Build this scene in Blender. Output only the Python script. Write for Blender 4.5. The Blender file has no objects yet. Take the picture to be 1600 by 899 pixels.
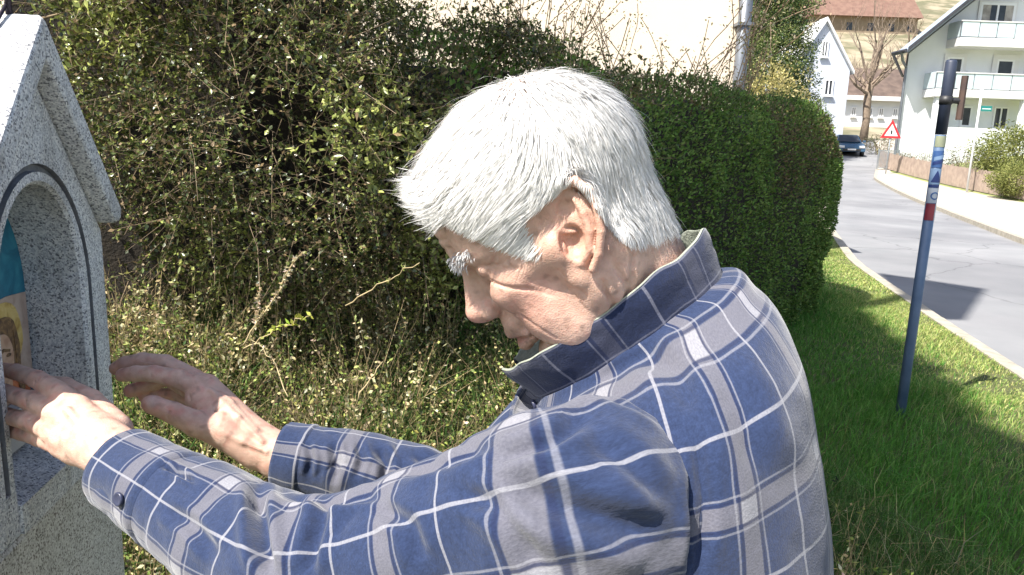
import bpy, bmesh, math, random
import numpy as np
from mathutils import Vector, Matrix, noise as mnoise
R = math.radians
random.seed(7); rng = np.random.default_rng(7)
scene = bpy.context.scene
col = scene.collection

# ------------------------------------------------------------------ camera
FPX = 1155.0                                   # focal length in photograph pixels (1600 wide)
CAM = np.array([0.0, 0.0, 1.5])
PITCH, ROLL = R(11.0), R(2.0)
fw = np.array([0, math.cos(PITCH), -math.sin(PITCH)])
up0 = np.array([0, math.sin(PITCH), math.cos(PITCH)])
rt0 = np.array([1.0, 0, 0])
rt = math.cos(ROLL) * rt0 + math.sin(ROLL) * up0
up = -math.sin(ROLL) * rt0 + math.cos(ROLL) * up0
cd = bpy.data.cameras.new('camera'); cam = bpy.data.objects.new('camera', cd); col.objects.link(cam)
cd.sensor_width = 36; cd.lens = FPX / 1600 * 36; cd.clip_start = 0.02; cd.clip_end = 3000
M4 = Matrix.Identity(4)
for i in range(3):
    M4[i][0], M4[i][1], M4[i][2], M4[i][3] = rt[i], up[i], -fw[i], CAM[i]
cam.matrix_world = M4
scene.camera = cam

# ------------------------------------------------------------------ light
SUN = np.array([-0.44, -0.38, 0.81]); SUN = SUN / np.linalg.norm(SUN)
w = bpy.data.worlds.new('World'); scene.world = w; w.use_nodes = True
nt = w.node_tree
bg = nt.nodes['Background']
sk = nt.nodes.new('ShaderNodeTexSky'); sk.sky_type = 'NISHITA'; sk.sun_disc = False
sk.sun_elevation = math.asin(SUN[2]); sk.sun_rotation = math.atan2(SUN[0], SUN[1])
sk.air_density = 1.0; sk.dust_density = 2.0
nt.links.new(sk.outputs[0], bg.inputs[0]); bg.inputs[1].default_value = 0.10
sl = bpy.data.lights.new('sun', 'SUN'); sl.energy = 5.0; sl.angle = R(0.45); sl.color = (1.0, 0.95, 0.87)
so = bpy.data.objects.new('sun', sl); col.objects.link(so); so.location = (-5, -5, 20)
so.rotation_euler = Vector(-SUN).to_track_quat('-Z', 'Y').to_euler()
scene.view_settings.view_transform = 'Standard'; scene.view_settings.look = 'None'
scene.view_settings.gamma = 1.0; scene.view_settings.exposure = 1.1
scene.render.engine = 'CYCLES'
scene.cycles.max_bounces = 6; scene.cycles.diffuse_bounces = 3; scene.cycles.glossy_bounces = 2
scene.cycles.transparent_max_bounces = 6; scene.cycles.use_denoising = True

# ------------------------------------------------------------------ helpers
def ray(px, py):
    return fw + (px - 800) / FPX * rt + (449.5 - py) / FPX * up
def P(px, py, d):
    return CAM + d * ray(px, py)
def PY(px, py, Y):
    r = ray(px, py); return CAM + r * (Y / r[1])
def lerp(a, b, t): return a + (b - a) * t

def tag(o, label=None, cat=None, group=None, kind=None):
    if label: o['label'] = label
    if cat: o['category'] = cat
    if group: o['group'] = group
    if kind: o['kind'] = kind
    return o
def empty(name, loc, label=None, cat=None, group=None, rz=0):
    o = bpy.data.objects.new(name, None); col.objects.link(o)
    o.location = loc; o.rotation_euler = (0, 0, rz); o.empty_display_size = .1
    return tag(o, label, cat, group)
def mesh_obj(name, verts, faces, mat=None, parent=None, smooth=False, uvs=None, cols=None):
    me = bpy.data.meshes.new(name)
    V = np.asarray(verts, dtype=np.float32).reshape(-1, 3)
    if isinstance(faces, np.ndarray):
        n, k = faces.shape
        me.vertices.add(len(V)); me.vertices.foreach_set('co', V.ravel())
        me.loops.add(n * k); me.polygons.add(n)
        me.loops.foreach_set('vertex_index', faces.astype(np.int32).ravel())
        me.polygons.foreach_set('loop_start', np.arange(0, n * k, k, dtype=np.int32))
        me.update(calc_edges=True)
    else:
        me.from_pydata(V.tolist(), [], faces)
    if smooth: me.polygons.foreach_set('use_smooth', np.ones(len(me.polygons), dtype=bool))
    if uvs is not None:
        li = np.zeros(len(me.loops), dtype=np.int32); me.loops.foreach_get('vertex_index', li)
        uv = me.uv_layers.new(name='UVMap')
        uv.data.foreach_set('uv', np.asarray(uvs, dtype=np.float32)[li].ravel())
    if cols is not None:
        ca = me.color_attributes.new('Col', 'FLOAT_COLOR', 'POINT')
        c4 = np.ones((len(V), 4), dtype=np.float32); c4[:, :3] = cols
        ca.data.foreach_set('color', c4.ravel())
    me.validate()
    o = bpy.data.objects.new(name, me); col.objects.link(o)
    if mat: me.materials.append(mat)
    if parent:
        o.parent = parent
        o.matrix_parent_inverse = Matrix.Identity(4)
    return o
class MB:
    """collects simple shapes; build() links them as one mesh object"""
    def __init__(s): s.v = []; s.f = []
    def add(s, vs, fs):
        b = len(s.v); s.v += [tuple(map(float, v)) for v in vs]; s.f += [tuple(b + i for i in f) for f in fs]; return s
    def box(s, x0, x1, y0, y1, z0, z1, M=None):
        vs = [(x, y, z) for z in (z0, z1) for y in (y0, y1) for x in (x0, x1)]
        if M is not None: vs = [tuple(M @ Vector(v)) for v in vs]
        return s.add(vs, [(0, 2, 3, 1), (4, 5, 7, 6), (0, 1, 5, 4), (2, 6, 7, 3), (0, 4, 6, 2), (1, 3, 7, 5)])
    def prism(s, poly, axis, a, b):
        """poly: list of 2-D points, extruded along axis ('x','y','z') from a to b"""
        def mk(p, t): return {'x': (t, p[0], p[1]), 'y': (p[0], t, p[1]), 'z': (p[0], p[1], t)}[axis]
        n = len(poly)
        vs = [mk(p, a) for p in poly] + [mk(p, b) for p in poly]
        fs = [tuple(range(n)), tuple(range(2 * n - 1, n - 1, -1))] + [(i, i + n, (i + 1) % n + n, (i + 1) % n) for i in range(n)]
        return s.add(vs, fs)
    def tube(s, pts, rad, n=6, cap=True):
        pts = [np.array(p, float) for p in pts]
        if not hasattr(rad, '__len__'): rad = [rad] * len(pts)
        vs = []; up_ = None
        for i, p in enumerate(pts):
            t = pts[min(i + 1, len(pts) - 1)] - pts[max(i - 1, 0)]; t = t / (np.linalg.norm(t) + 1e-9)
            if up_ is None:
                up_ = np.array([0, 0, 1.0]) if abs(t[2]) < .9 else np.array([1.0, 0, 0])
            a = np.cross(t, up_); a /= np.linalg.norm(a) + 1e-9; b = np.cross(a, t); up_ = b
            for k in range(n):
                an = 2 * math.pi * k / n
                vs.append(p + rad[i] * (math.cos(an) * a + math.sin(an) * b))
        fs = []
        for i in range(len(pts) - 1):
            for k in range(n):
                fs.append((i * n + k, i * n + (k + 1) % n, (i + 1) * n + (k + 1) % n, (i + 1) * n + k))
        if cap:
            fs.append(tuple(range(n - 1, -1, -1))); fs.append(tuple((len(pts) - 1) * n + k for k in range(n)))
        return s.add(vs, fs)
    def lathe(s, prof, cx, cy, n=16):
        vs = [(cx + r * math.cos(2 * math.pi * k / n), cy + r * math.sin(2 * math.pi * k / n), z) for r, z in prof for k in range(n)]
        fs = [(i * n + k, i * n + (k + 1) % n, (i + 1) * n + (k + 1) % n, (i + 1) * n + k) for i in range(len(prof) - 1) for k in range(n)]
        fs.append(tuple(range(n - 1, -1, -1))); fs.append(tuple((len(prof) - 1) * n + k for k in range(n)))
        return s.add(vs, fs)
    def xf(s, M):
        s.v = [tuple(M @ Vector(v)) for v in s.v]; return s
    def build(s, name, mat, parent=None, smooth=False, bevel=0):
        o = mesh_obj(name, s.v, s.f, mat, parent, smooth)
        if bevel:
            m = o.modifiers.new('bevel', 'BEVEL'); m.width = bevel; m.segments = 2; m.limit_method = 'ANGLE'
        return o

# ------------------------------------------------------------------ materials
def new_mat(name):
    m = bpy.data.materials.new(name); m.use_nodes = True
    return m, m.node_tree, m.node_tree.nodes['Principled BSDF']
def ramp(nt_, stops):
    r_ = nt_.nodes.new('ShaderNodeValToRGB'); e = r_.color_ramp.elements
    while len(e) < len(stops): e.new(.5)
    for i, (p, c) in enumerate(stops):
        e[i].position = p; e[i].color = (*c, 1) if len(c) == 3 else c
    return r_
def mat(name, c1, c2=None, scale=8, rough=.7, bump=0, bscale=None, coord='Object', metal=0, detail=6, spec=.5, lo=.35, hi=.65):
    m, t, b = new_mat(name)
    b.inputs['Roughness'].default_value = rough; b.inputs['Metallic'].default_value = metal
    b.inputs['Specular IOR Level'].default_value = spec
    c2 = c2 or tuple(x * .8 for x in c1)
    tc = t.nodes.new('ShaderNodeTexCoord')
    n = t.nodes.new('ShaderNodeTexNoise'); n.inputs['Scale'].default_value = scale; n.inputs['Detail'].default_value = detail
    t.links.new(tc.outputs[coord], n.inputs['Vector'])
    r_ = ramp(t, [(lo, c1), (hi, c2)]); t.links.new(n.outputs['Fac'], r_.inputs[0]); t.links.new(r_.outputs[0], b.inputs['Base Color'])
    if bump:
        n2 = t.nodes.new('ShaderNodeTexNoise'); n2.inputs['Scale'].default_value = bscale or scale * 6; n2.inputs['Detail'].default_value = 4
        t.links.new(tc.outputs[coord], n2.inputs['Vector'])
        bp = t.nodes.new('ShaderNodeBump'); bp.inputs['Strength'].default_value = bump; bp.inputs['Distance'].default_value = .01
        t.links.new(n2.outputs['Fac'], bp.inputs['Height']); t.links.new(bp.outputs[0], b.inputs['Normal'])
    return m
def leaf_mat(name, rough=.45, trans=.35, spec=.5):
    m, t, b = new_mat(name)
    at = t.nodes.new('ShaderNodeAttribute'); at.attribute_name = 'Col'
    t.links.new(at.outputs['Color'], b.inputs['Base Color']); b.inputs['Roughness'].default_value = rough
    b.inputs['Specular IOR Level'].default_value = spec
    tr = t.nodes.new('ShaderNodeBsdfTranslucent'); t.links.new(at.outputs['Color'], tr.inputs['Color'])
    mx = t.nodes.new('ShaderNodeMixShader'); mx.inputs[0].default_value = trans
    t.links.new(b.outputs[0], mx.inputs[1]); t.links.new(tr.outputs[0], mx.inputs[2])
    t.links.new(mx.outputs[0], t.nodes['Material Output'].inputs['Surface'])
    return m

def unit(a): return a / (np.linalg.norm(a, axis=-1, keepdims=True) + 1e-9)
def leaves(pos, direc, nrm, L, W, fold=.25, curl=.0):
    """one folded diamond leaf (2 quads -> 4 tris) per position; returns verts, faces (quads), n per leaf"""
    n = len(pos); d = unit(direc); s = unit(np.cross(d, nrm)); u = np.cross(s, d)
    L = np.asarray(L).reshape(-1, 1) * np.ones((n, 1)); W = np.asarray(W).reshape(-1, 1) * np.ones((n, 1))
    base = pos; tip = pos + d * L - u * L * curl
    mid = pos + d * L * .5 - u * W * fold
    l = pos + d * L * .48 + s * W * .5; r = pos + d * L * .48 - s * W * .5
    V = np.stack([base, l, tip, r, mid], 1).reshape(-1, 3)
    k = np.arange(n)[:, None] * 5
    F = np.concatenate([k + np.array([[0, 4, 2, 1]]), k + np.array([[0, 3, 2, 4]])], 0)
    return V, F
def leaves2(pos, direc, nrm, L, W):
    """flat 1-quad leaf"""
    n = len(pos); d = unit(direc); s = unit(np.cross(d, nrm))
    L = np.asarray(L).reshape(-1, 1) * np.ones((n, 1)); W = np.asarray(W).reshape(-1, 1) * np.ones((n, 1))
    V = np.stack([pos, pos + d * L * .5 + s * W * .5, pos + d * L, pos + d * L * .5 - s * W * .5], 1).reshape(-1, 3)
    F = np.arange(n)[:, None] * 4 + np.array([[0, 1, 2, 3]])
    return V, F
def blades(pos, h, wd, lean, bend):
    """grass blades: 5 points, 2 quads/1 tri packed as quads"""
    n = len(pos); h = h.reshape(-1, 1); wd = wd.reshape(-1, 1)
    an = rng.uniform(0, 2 * math.pi, n); s = np.stack([np.cos(an), np.sin(an), 0 * an], 1)
    b0 = pos; z = np.array([[0, 0, 1.0]])
    m = pos + z * h * .55 + lean * h * .55 + bend * h * .15
    tp = pos + z * h * (1 - .35 * np.linalg.norm(bend, axis=1, keepdims=True)) + lean * h + bend * h * .8
    V = np.stack([b0 - s * wd * .5, b0 + s * wd * .5, m - s * wd * .4, m + s * wd * .4, tp - s * wd * .06, tp + s * wd * .06], 1).reshape(-1, 3)
    k = np.arange(n)[:, None] * 6
    F = np.concatenate([k + np.array([[0, 1, 3, 2]]), k + np.array([[2, 3, 5, 4]])], 0)
    return V, F
def twig_mesh(segs, r, n=3):
    """segs: (N,2,3) line pieces as thin 3-sided prisms"""
    a = segs[:, 0]; b = segs[:, 1]; d = unit(b - a)
    ref = np.where(np.abs(d[:, 2:3]) < .9, np.array([[0, 0, 1.0]]), np.array([[1.0, 0, 0]]))
    u = unit(np.cross(d, ref)); v = np.cross(u, d)
    r = np.asarray(r).reshape(-1, 1) * np.ones((len(a), 1))
    ring = []
    for base, k_ in ((a, 1.0), (b, .65)):
        for k in range(3):
            an = 2 * math.pi * k / 3
            ring.append(base + r * k_ * (math.cos(an) * u + math.sin(an) * v))
    V = np.stack(ring, 1).reshape(-1, 3)
    k = np.arange(len(a))[:, None] * 6
    F = np.concatenate([k + np.array([[i, (i + 1) % 3, 3 + (i + 1) % 3, 3 + i]]) for i in range(3)], 0)
    return V, F
def joinVF(parts):
    V = []; F = []; b = 0
    for v, f in parts:
        V.append(v); F.append(f + b); b += len(v)
    return np.concatenate(V), np.concatenate(F)
def colv(n, per, palette, weights, jit=.15):
    """per-leaf colours: choose from a palette with jitter, repeated per vertex"""
    pal = np.array(palette); idx = rng.choice(len(pal), n, p=np.array(weights) / sum(weights))
    c = pal[idx] * (1 + rng.normal(0, jit, (n, 1))) * (1 + rng.normal(0, jit * .35, (n, 3)))
    return np.repeat(np.clip(c, .004, .95), per, axis=0)
def vnoise(p, s, seed=0.0):
    return np.array([mnoise.noise(Vector((x * s + seed, y * s - seed, z * s + seed * .5))) for x, y, z in p])
def merge3(parts):
    V = []; F = []; C = []; b = 0
    for v, f, c in parts: V.append(v); F.append(f + b); C.append(c); b += len(v)
    return np.concatenate(V), np.concatenate(F), np.concatenate(C)

# ================================================================== THE SETTING
FX0, FY0, FX1, FY1 = 18.3, 26.5, 20.4, 40.6                    # fence line along the far side of the road
def zt(x, y):
    x = np.asarray(x, float); y = np.asarray(y, float)
    z = .0017 * np.clip(y - 20, 0, 30) ** 2
    z = z + np.where(y > 50, .10 * (y - 50) + .0018 * np.clip(y - 60, 0, 60) ** 2 + .235 * np.clip(y - 120, 0, 1e9) * 1.0, 0) \
        * np.where(y > 50, 1, 0)
    z = np.minimum(z, 110)
    tt = np.clip((y - FY0) / (FY1 - FY0), -.3, 3); xf_ = FX0 + (FX1 - FX0) * tt + np.clip(y - 45, 0, 30) * .6
    z = z + np.clip((x - xf_) * .16, 0, 1.4) * np.clip((y - 15) / 8, 0, 1) * np.clip((75 - y) / 15, 0, 1)
    return z
def G(px, py):
    r = ray(px, py); t = 1.0
    while t < 400:
        p = CAM + r * t
        if p[2] < float(zt(p[0], p[1])): return p
        t += .02 + t * .002
    return CAM + r * t

m_ground = mat('meadow_earth', (.22, .19, .10), (.30, .27, .14), 1.2, .95)
m_hill = mat('hillside_dry_grass', (.31, .26, .18), (.13, .125, .07), .22, .95, detail=10, lo=.42, hi=.60)
m_road = mat('old_asphalt', (.20, .205, .215), (.245, .245, .255), 1.3, .9, .25, 120, detail=10, lo=.3, hi=.7)
t = m_road.node_tree; tcr = t.nodes.new('ShaderNodeTexCoord'); pb = t.nodes['Principled BSDF']; src_ = pb.inputs['Base Color'].links[0].from_socket
v_ = t.nodes.new('ShaderNodeTexVoronoi'); v_.feature = 'DISTANCE_TO_EDGE'; v_.inputs['Scale'].default_value = .42
nd = t.nodes.new('ShaderNodeTexNoise'); nd.inputs['Scale'].default_value = 1.6; nd.inputs['Detail'].default_value = 8; t.links.new(tcr.outputs['Object'], nd.inputs['Vector'])
mv = t.nodes.new('ShaderNodeMixRGB'); mv.inputs[0].default_value = .35; t.links.new(tcr.outputs['Object'], mv.inputs[1]); t.links.new(nd.outputs['Color'], mv.inputs[2]); t.links.new(mv.outputs[0], v_.inputs['Vector'])
rc = ramp(t, [(0, (.62, .62, .63)), (.006, (1, 1, 1))]); t.links.new(v_.outputs['Distance'], rc.inputs[0])
ns_ = t.nodes.new('ShaderNodeTexNoise'); ns_.inputs['Scale'].default_value = .35; ns_.inputs['Detail'].default_value = 6; t.links.new(tcr.outputs['Object'], ns_.inputs['Vector'])
rs = ramp(t, [(.38, (.80, .80, .81)), (.62, (1.08, 1.08, 1.07))]); t.links.new(ns_.outputs['Fac'], rs.inputs[0])
for nn_ in (rc, rs):
    ml_ = t.nodes.new('ShaderNodeMixRGB'); ml_.blend_type = 'MULTIPLY'; ml_.inputs[0].default_value = 1; t.links.new(src_, ml_.inputs[1]); t.links.new(nn_.outputs[0], ml_.inputs[2]); src_ = ml_.outputs[0]
t.links.new(src_, pb.inputs['Base Color'])
m_kerb = mat('kerb_stone', (.42, .38, .31), (.30, .27, .22), 9, .9, .3, 60)
m_pave = mat('pale_paving', (.46, .42, .36), (.36, .33, .28), 2.5, .9, .2, 50)
m_lawn = mat('lawn_soil', (.055, .07, .022), (.10, .10, .04), 5, .95, .4, 60)
m_garden = mat('garden_grass', (.16, .20, .06), (.27, .27, .11), 1.5, .95, .3, 20)

def sheet(name, xs, ys, dz, m):
    X, Y = np.meshgrid(xs, ys, indexing='ij'); Z = zt(X, Y) + dz
    V = np.stack([X, Y, Z], -1).reshape(-1, 3); nx, ny = len(xs), len(ys)
    i, j = np.meshgrid(np.arange(nx - 1), np.arange(ny - 1), indexing='ij'); a = (i * ny + j).ravel()
    F = np.stack([a, a + ny, a + ny + 1, a + 1], 1)
    return tag(mesh_obj(name, V, F, m, smooth=True), kind='structure')
gy = np.concatenate([[-500, -120, -40, -12], np.linspace(-4, 58, 63)])
gx = np.concatenate([[-900, -300, -100, -40], np.linspace(-30, 60, 91), [100, 300, 900]])
sheet('ground', gx, gy, -.22, m_ground)
sheet('hillside', gx, np.concatenate([np.linspace(58, 130, 50), np.linspace(140, 420, 40), [700, 1500]]), -.22, m_hill)

# road edges, as ground points
kl = [(-1.8, -20), (.6, -10), (1.75, -5), (2.85, 0), (3.78, 5.21), (4.02, 6.35), (4.98, 10.53), (7.9, 19), (11.6, 27), (15.2, 35), (18.3, 43), (20.7, 50), (23.2, 58), (25.5, 64)]
e1, e2, e3 = G(1600, 375), G(1470, 326), G(1365, 278)
kr = [(3, -20), (4.3, -10), (5.0, -5), (6.1, 0), (7.3, 5), (e1[0], e1[1]), (e2[0], e2[1]), (e3[0], e3[1]), (20.6, 43), (24.0, 50), (27.5, 58), (30, 64)]
def resample(pl, n):
    pl = np.array(pl, float); d = np.concatenate([[0], np.cumsum(np.linalg.norm(np.diff(pl, axis=0), axis=1))])
    t = np.linspace(0, d[-1], n * 4)
    q = np.stack([np.interp(t, d, pl[:, 0]), np.interp(t, d, pl[:, 1])], 1)
    k = np.ones(9) / 9
    for c in (0, 1):
        e = np.pad(q[:, c], 4, mode='edge'); q[:, c] = np.convolve(e, k, 'valid')
    return q[::4]
KL, KR = resample(kl, 140), resample(kr, 140)
def offs(pl, d):
    t = np.gradient(pl, axis=0); t /= np.linalg.norm(t, axis=1, keepdims=True)
    return pl + np.stack([t[:, 1], -t[:, 0]], 1) * d
def strip(name, A, B, dz, m, nseg=1, kind='structure', skirt=0):
    n = len(A); rows = []
    for k in range(nseg + 1):
        q = A + (B - A) * k / nseg
        rows.append(np.stack([q[:, 0], q[:, 1], zt(q[:, 0], q[:, 1]) + dz], 1))
    if skirt:
        rows = [rows[0] - np.array([0, 0, skirt])] + rows + [rows[-1] - np.array([0, 0, skirt])]
    V = np.concatenate(rows); r = len(rows)
    F = np.array([(k * n + i, k * n + i + 1, (k + 1) * n + i + 1, (k + 1) * n + i) for k in range(r - 1) for i in range(n - 1)])[:, ::-1]
    return tag(mesh_obj(name, V, F, m), kind=kind)
strip('road', offs(KL, -.02), KR + np.array([.02, 0]), -.10, m_road, 8)
strip('pavement', offs(KR, .15), offs(KR, .15) * 0 + np.stack([np.interp(KR[:, 1], [-20, 20, FY0, FY1, 64], [12, 17.2, FX0 - .2, FX1 - .2, 34]), KR[:, 1]], 1), .0, m_pave, 4)
strip('garden_ground', np.stack([np.interp(KR[:, 1], [-20, 20, FY0, FY1, 64], [12, 17.2, FX0 - .2, FX1 - .2, 34]), KR[:, 1]], 1), np.stack([KR[:, 0] * 0 + 60, KR[:, 1]], 1), -.004, m_garden, 40)
strip('lawn', np.stack([KL[:, 0] * 0 - 14, KL[:, 1]], 1), offs(KL, -.14), .0, m_lawn, 30)
# kerb stones: each a piece of its own
kerb_l = tag(mesh_obj('kerb', *(lambda s: (s.v, s.f))(MB().box(0, .01, 0, .01, -.3, -.29)), m_kerb), kind='structure')
kd = np.concatenate([[0], np.cumsum(np.linalg.norm(np.diff(KL, axis=0), axis=1))])
krd = np.concatenate([[0], np.cumsum(np.linalg.norm(np.diff(KR, axis=0), axis=1))])
def kerb_row(pl, dist, o0, o1, s0, s1, step, parent, top):
    a, b = offs(pl, o0), offs(pl, o1); s = s0; meas = None
    while s < s1:
        q = [np.array([np.interp(t, dist, c[:, 0]), np.interp(t, dist, c[:, 1])]) for t in (s + .006, s + step - .006) for c in (a, b)]
        z = float(zt(q[0][0], q[0][1])) + top + random.uniform(-.004, .004)
        z2 = float(zt(q[2][0], q[2][1])) + top
        vs = [(q[0][0], q[0][1], z), (q[1][0], q[1][1], z - .012), (q[3][0], q[3][1], z2 - .012), (q[2][0], q[2][1], z2)]
        vs += [(x, y, zz - .24) for x, y, zz in vs]
        MB().add(vs, [(3, 2, 1, 0), (4, 5, 6, 7), (0, 1, 5, 4), (1, 2, 6, 5), (2, 3, 7, 6), (3, 0, 4, 7)]).build('kerbstone', m_kerb, parent)
        s += step
i0 = np.argmin(abs(KL[:, 1] - 2.5)); i1 = np.argmin(abs(KL[:, 1] - 24))
kerb_row(KL, kd, -.14, .0, kd[i0], kd[i1], .8, kerb_l, .012)
kerb_r = tag(mesh_obj('kerb', *(lambda s: (s.v, s.f))(MB().box(0, .01, 0, .01, -.3, -.29)), m_kerb), kind='structure')
j0 = np.argmin(abs(KR[:, 1] - 9)); j1 = np.argmin(abs(KR[:, 1] - 46))
kerb_row(KR, krd, .0, .15, krd[j0], krd[j1], 1.0, kerb_r, .012)

# ------------------------------------------------------------------ buildings
m_white = mat('white_render', (.72, .74, .76), (.66, .68, .70), .8, .85)
m_bluew = mat('blue_white_render', (.54, .58, .66), (.50, .54, .62), .8, .85)
m_cream = mat('cream_render', (.80, .69, .55), (.76, .65, .51), .7, .9, .25, 90)
m_roofd = mat('dark_roof', (.035, .038, .05), (.06, .06, .075), 3, .6)
m_soffit = mat('grey_blue_soffit', (.30, .35, .42), (.26, .31, .38), 2, .7)
m_red = mat('terracotta_roof', (.20, .12, .09), (.15, .085, .065), 1.2, .9, detail=8)
m_glass = mat('window_glass', (.03, .035, .045), (.05, .055, .065), 2, .12, spec=.4)
m_curtain = mat('curtain', (.45, .42, .38), (.25, .23, .21), 3, .9)
m_wframe = mat('window_frame_white', (.78, .79, .80), (.74, .75, .76), 2, .5)
m_balc = mat('frosted_balcony_panel', (.56, .64, .67), (.46, .56, .60), .9, .35)
m_pipe = mat('zinc_pipe', (.20, .215, .24), (.15, .165, .19), 3, .45, metal=.5)
m_trim = mat('white_trim', (.68, .68, .68), (.64, .64, .64), 2, .6)
m_brown = mat('brown_wood', (.20, .145, .10), (.14, .10, .07), 6, .85, .3, 50)

def window(parent, x0, x1, z0, z1, Y, rv=.10, fr=.09, mull=1, surround=None, curtain=False, out=.02):
    f = MB()
    Y = Y - .055
    f.box(x0, x1, Y - out, Y + .05, z0, z0 + fr).box(x0, x1, Y - out, Y + .05, z1 - fr, z1)
    f.box(x0, x0 + fr, Y - out + .002, Y + .05, z0 + fr, z1 - fr).box(x1 - fr, x1, Y - out + .002, Y + .05, z0 + fr, z1 - fr)
    for k in range(mull):
        xm = lerp(x0, x1, (k + 1) / (mull + 1)); f.box(xm - fr * .45, xm + fr * .45, Y - out + .004, Y + .05, z0 + fr, z1 - fr)
    wf = f.build('window', m_wframe, parent)
    MB().box(x0 + fr, x1 - fr, Y + .012, Y + .048, z0 + fr, z1 - fr).build('pane', m_glass, wf)
    if curtain:
        MB().box(x0 + fr, lerp(x0, x1, .3), Y + .002, Y + .006, z0 + fr, z1 - fr).build('curtain', m_curtain, wf)
        MB().box(lerp(x0, x1, .72), x1 - fr, Y + .002, Y + .006, z0 + fr, z1 - fr).build('curtain', m_curtain, wf)
    MB().box(x0 - .08, x1 + .08, Y - .16, Y - .004, z0 - .07, z0 - .002).build('sill', m_trim, wf)
    if surround:
        s = surround
        MB().box(x0 - s, x1 + s, Y - .012, Y, z1, z1 + s).box(x0 - s, x0, Y - .014, Y, z0, z1).box(x1, x1 + s, Y - .014, Y, z0, z1).build('surround', m_trim, wf)
    return wf

# big white house with balconies, gable end to the road
YH = 43.0
def hx(px, py=140): return float(PY(px, py, YH)[0])
def hz(py): return float(PY(1500, py, YH)[2])
big = empty('white_house', (hx(1413), YH, hz(228)), 'large white house with two glazed balconies and dark overhanging roof beyond the road', 'house')
IM = Matrix.Translation(-Vector(big.location))
def hp(mb): return mb.xf(IM)
x0 = hx(1413); zb = hz(235); ze = hz(70)
xr = x0 + 12.5; xm = (x0 + xr) / 2; rise = 6.25 * (70 - 0) / (1480 - 1402)          # roof pitch read off the verge
zr = ze + rise
OBL = .56
def obl(mb):
    mb.v = [(x + max(0, y - YH) * OBL, y, z) for x, y, z in mb.v]; return mb
def hb(name, mb, m, parent=None): return hp(mb).build(name, m, parent or big)
hb('wall', obl(MB().prism([(x0, zb - 1.5), (xr, zb - 1.5), (xr, ze), (xm, zr), (x0, ze)], 'y', YH, YH + 11)), m_white)
ov = 1.35; th = .22; dzo = ov * rise / 6.25
roof = hb('roof', obl(MB().prism([(x0 - ov * .62, ze - dzo * .62 + .10), (xm, zr + .10), (xm, zr + .10 + th), (x0 - ov * .62, ze - dzo * .62 + .10 + th)], 'y', YH - 1.5, YH + 11.6)
          .prism([(xr + ov, ze - dzo + .10), (xm, zr + .10), (xm, zr + .10 + th), (xr + ov, ze - dzo + .10 + th)], 'y', YH - 1.5, YH + 11.6)), m_roofd)
hb('soffit', MB().prism([(x0 - ov * .58, ze - dzo * .58 + .0), (xm, zr + .0), (xm, zr + .096), (x0 - ov * .58, ze - dzo * .58 + .096)], 'y', YH - 1.42, YH - .003), m_soffit)
gx_ = x0 - ov * .62 - .07; gz_ = ze - dzo * .62 + .16
g_ = obl(MB().tube([(gx_, YH - 1.45, gz_), (gx_, YH, gz_), (gx_, YH + 11.5, gz_)], .09, 8)); hb('gutter', g_, m_roofd)
hb('downpipe', MB().tube([(gx_, YH - 1.0, gz_ - .05), (gx_ + .2, YH - .8, gz_ - .45), (x0 - .12, YH - .12, gz_ - .75), (x0 - .12, YH - .12, zb - .5)], .075, 8), m_pipe)
def hwin(a, b, t, u, Y=YH, **k):
    pm = (t + u) / 2; wn = window(None, hx(a, pm), hx(b, pm), hz(u), hz(t), Y, **k)
    for o in [wn] + list(wn.children):
        o.data.transform(IM)
    wn.parent = big; return wn
hwin(1530, 1585, 3, 42, fr=.12, curtain=True, surround=.1)
hwin(1476, 1501, 90, 152, fr=.1, mull=0, surround=.18)
hwin(1556, 1583, 91, 122, fr=.1, mull=0, surround=.26)
hwin(1607, 1640, 91, 122, fr=.1, mull=1, surround=.2)
hwin(1457, 1470, 166, 198, mull=0, Y=YH + .0)
hwin(1501, 1517, 166, 198, mull=0)
hwin(1551, 1574, 165, 200, mull=1)
hwin(1594, 1612, 167, 200, mull=0)
def balcony(a, b, top, bot, slab, name_z):
    pm = (top + bot) / 2; xa, xb_ = hx(a, pm), hx(b, pm)
    sl_ = hb('balcony', MB().box(xa, xb_, YH - 1.3, YH - .004, hz(slab), hz(bot)), m_trim)
    n = max(2, int((xb_ - xa) / .92))
    for k in range(n):
        u0, u1 = lerp(xa, xb_, k / n) + .03, lerp(xa, xb_, (k + 1) / n) - .03
        hb('panel', MB().box(u0, u1, YH - 1.30 - random.uniform(0, .015), YH - 1.27, hz(bot) + .05, hz(top) - .07), m_balc, sl_)
    hb('railing', MB().box(xa - .03, xb_, YH - 1.34, YH - 1.24, hz(top) - .06, hz(top)), m_trim, sl_)
    for k in range(n + 1):
        u = lerp(xa, xb_, k / n); hb('baluster', MB().box(u - .02, u + .02, YH - 1.262, YH - 1.22, hz(bot), hz(top) - .062), m_pipe, sl_)
    hb('side_panel', MB().box(xa, xa + .03, YH - 1.22, YH - .006, hz(bot) + .05, hz(top)), m_balc, sl_)
for o in (balcony(1481, 1700, 38, 64, 77, 0), balcony(1443, 1700, 117, 143, 155, 1)): pass
for px in (1446, 1578):
    hb('pillar', MB().box(hx(px, 180) - .16, hx(px, 180) + .16, YH - 1.2, YH - .9, zb - 1, hz(155) - .003), m_white)
hb('terrace_wall', MB().box(hx(1432, 212), hx(1565, 212), YH - 2.2, YH - 2.0, zb - 1.2, hz(202)), m_white)
hb('plaque', MB().box(hx(1472), hx(1479), YH - .04, YH - .002, hz(140), hz(134)), m_brown)

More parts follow.
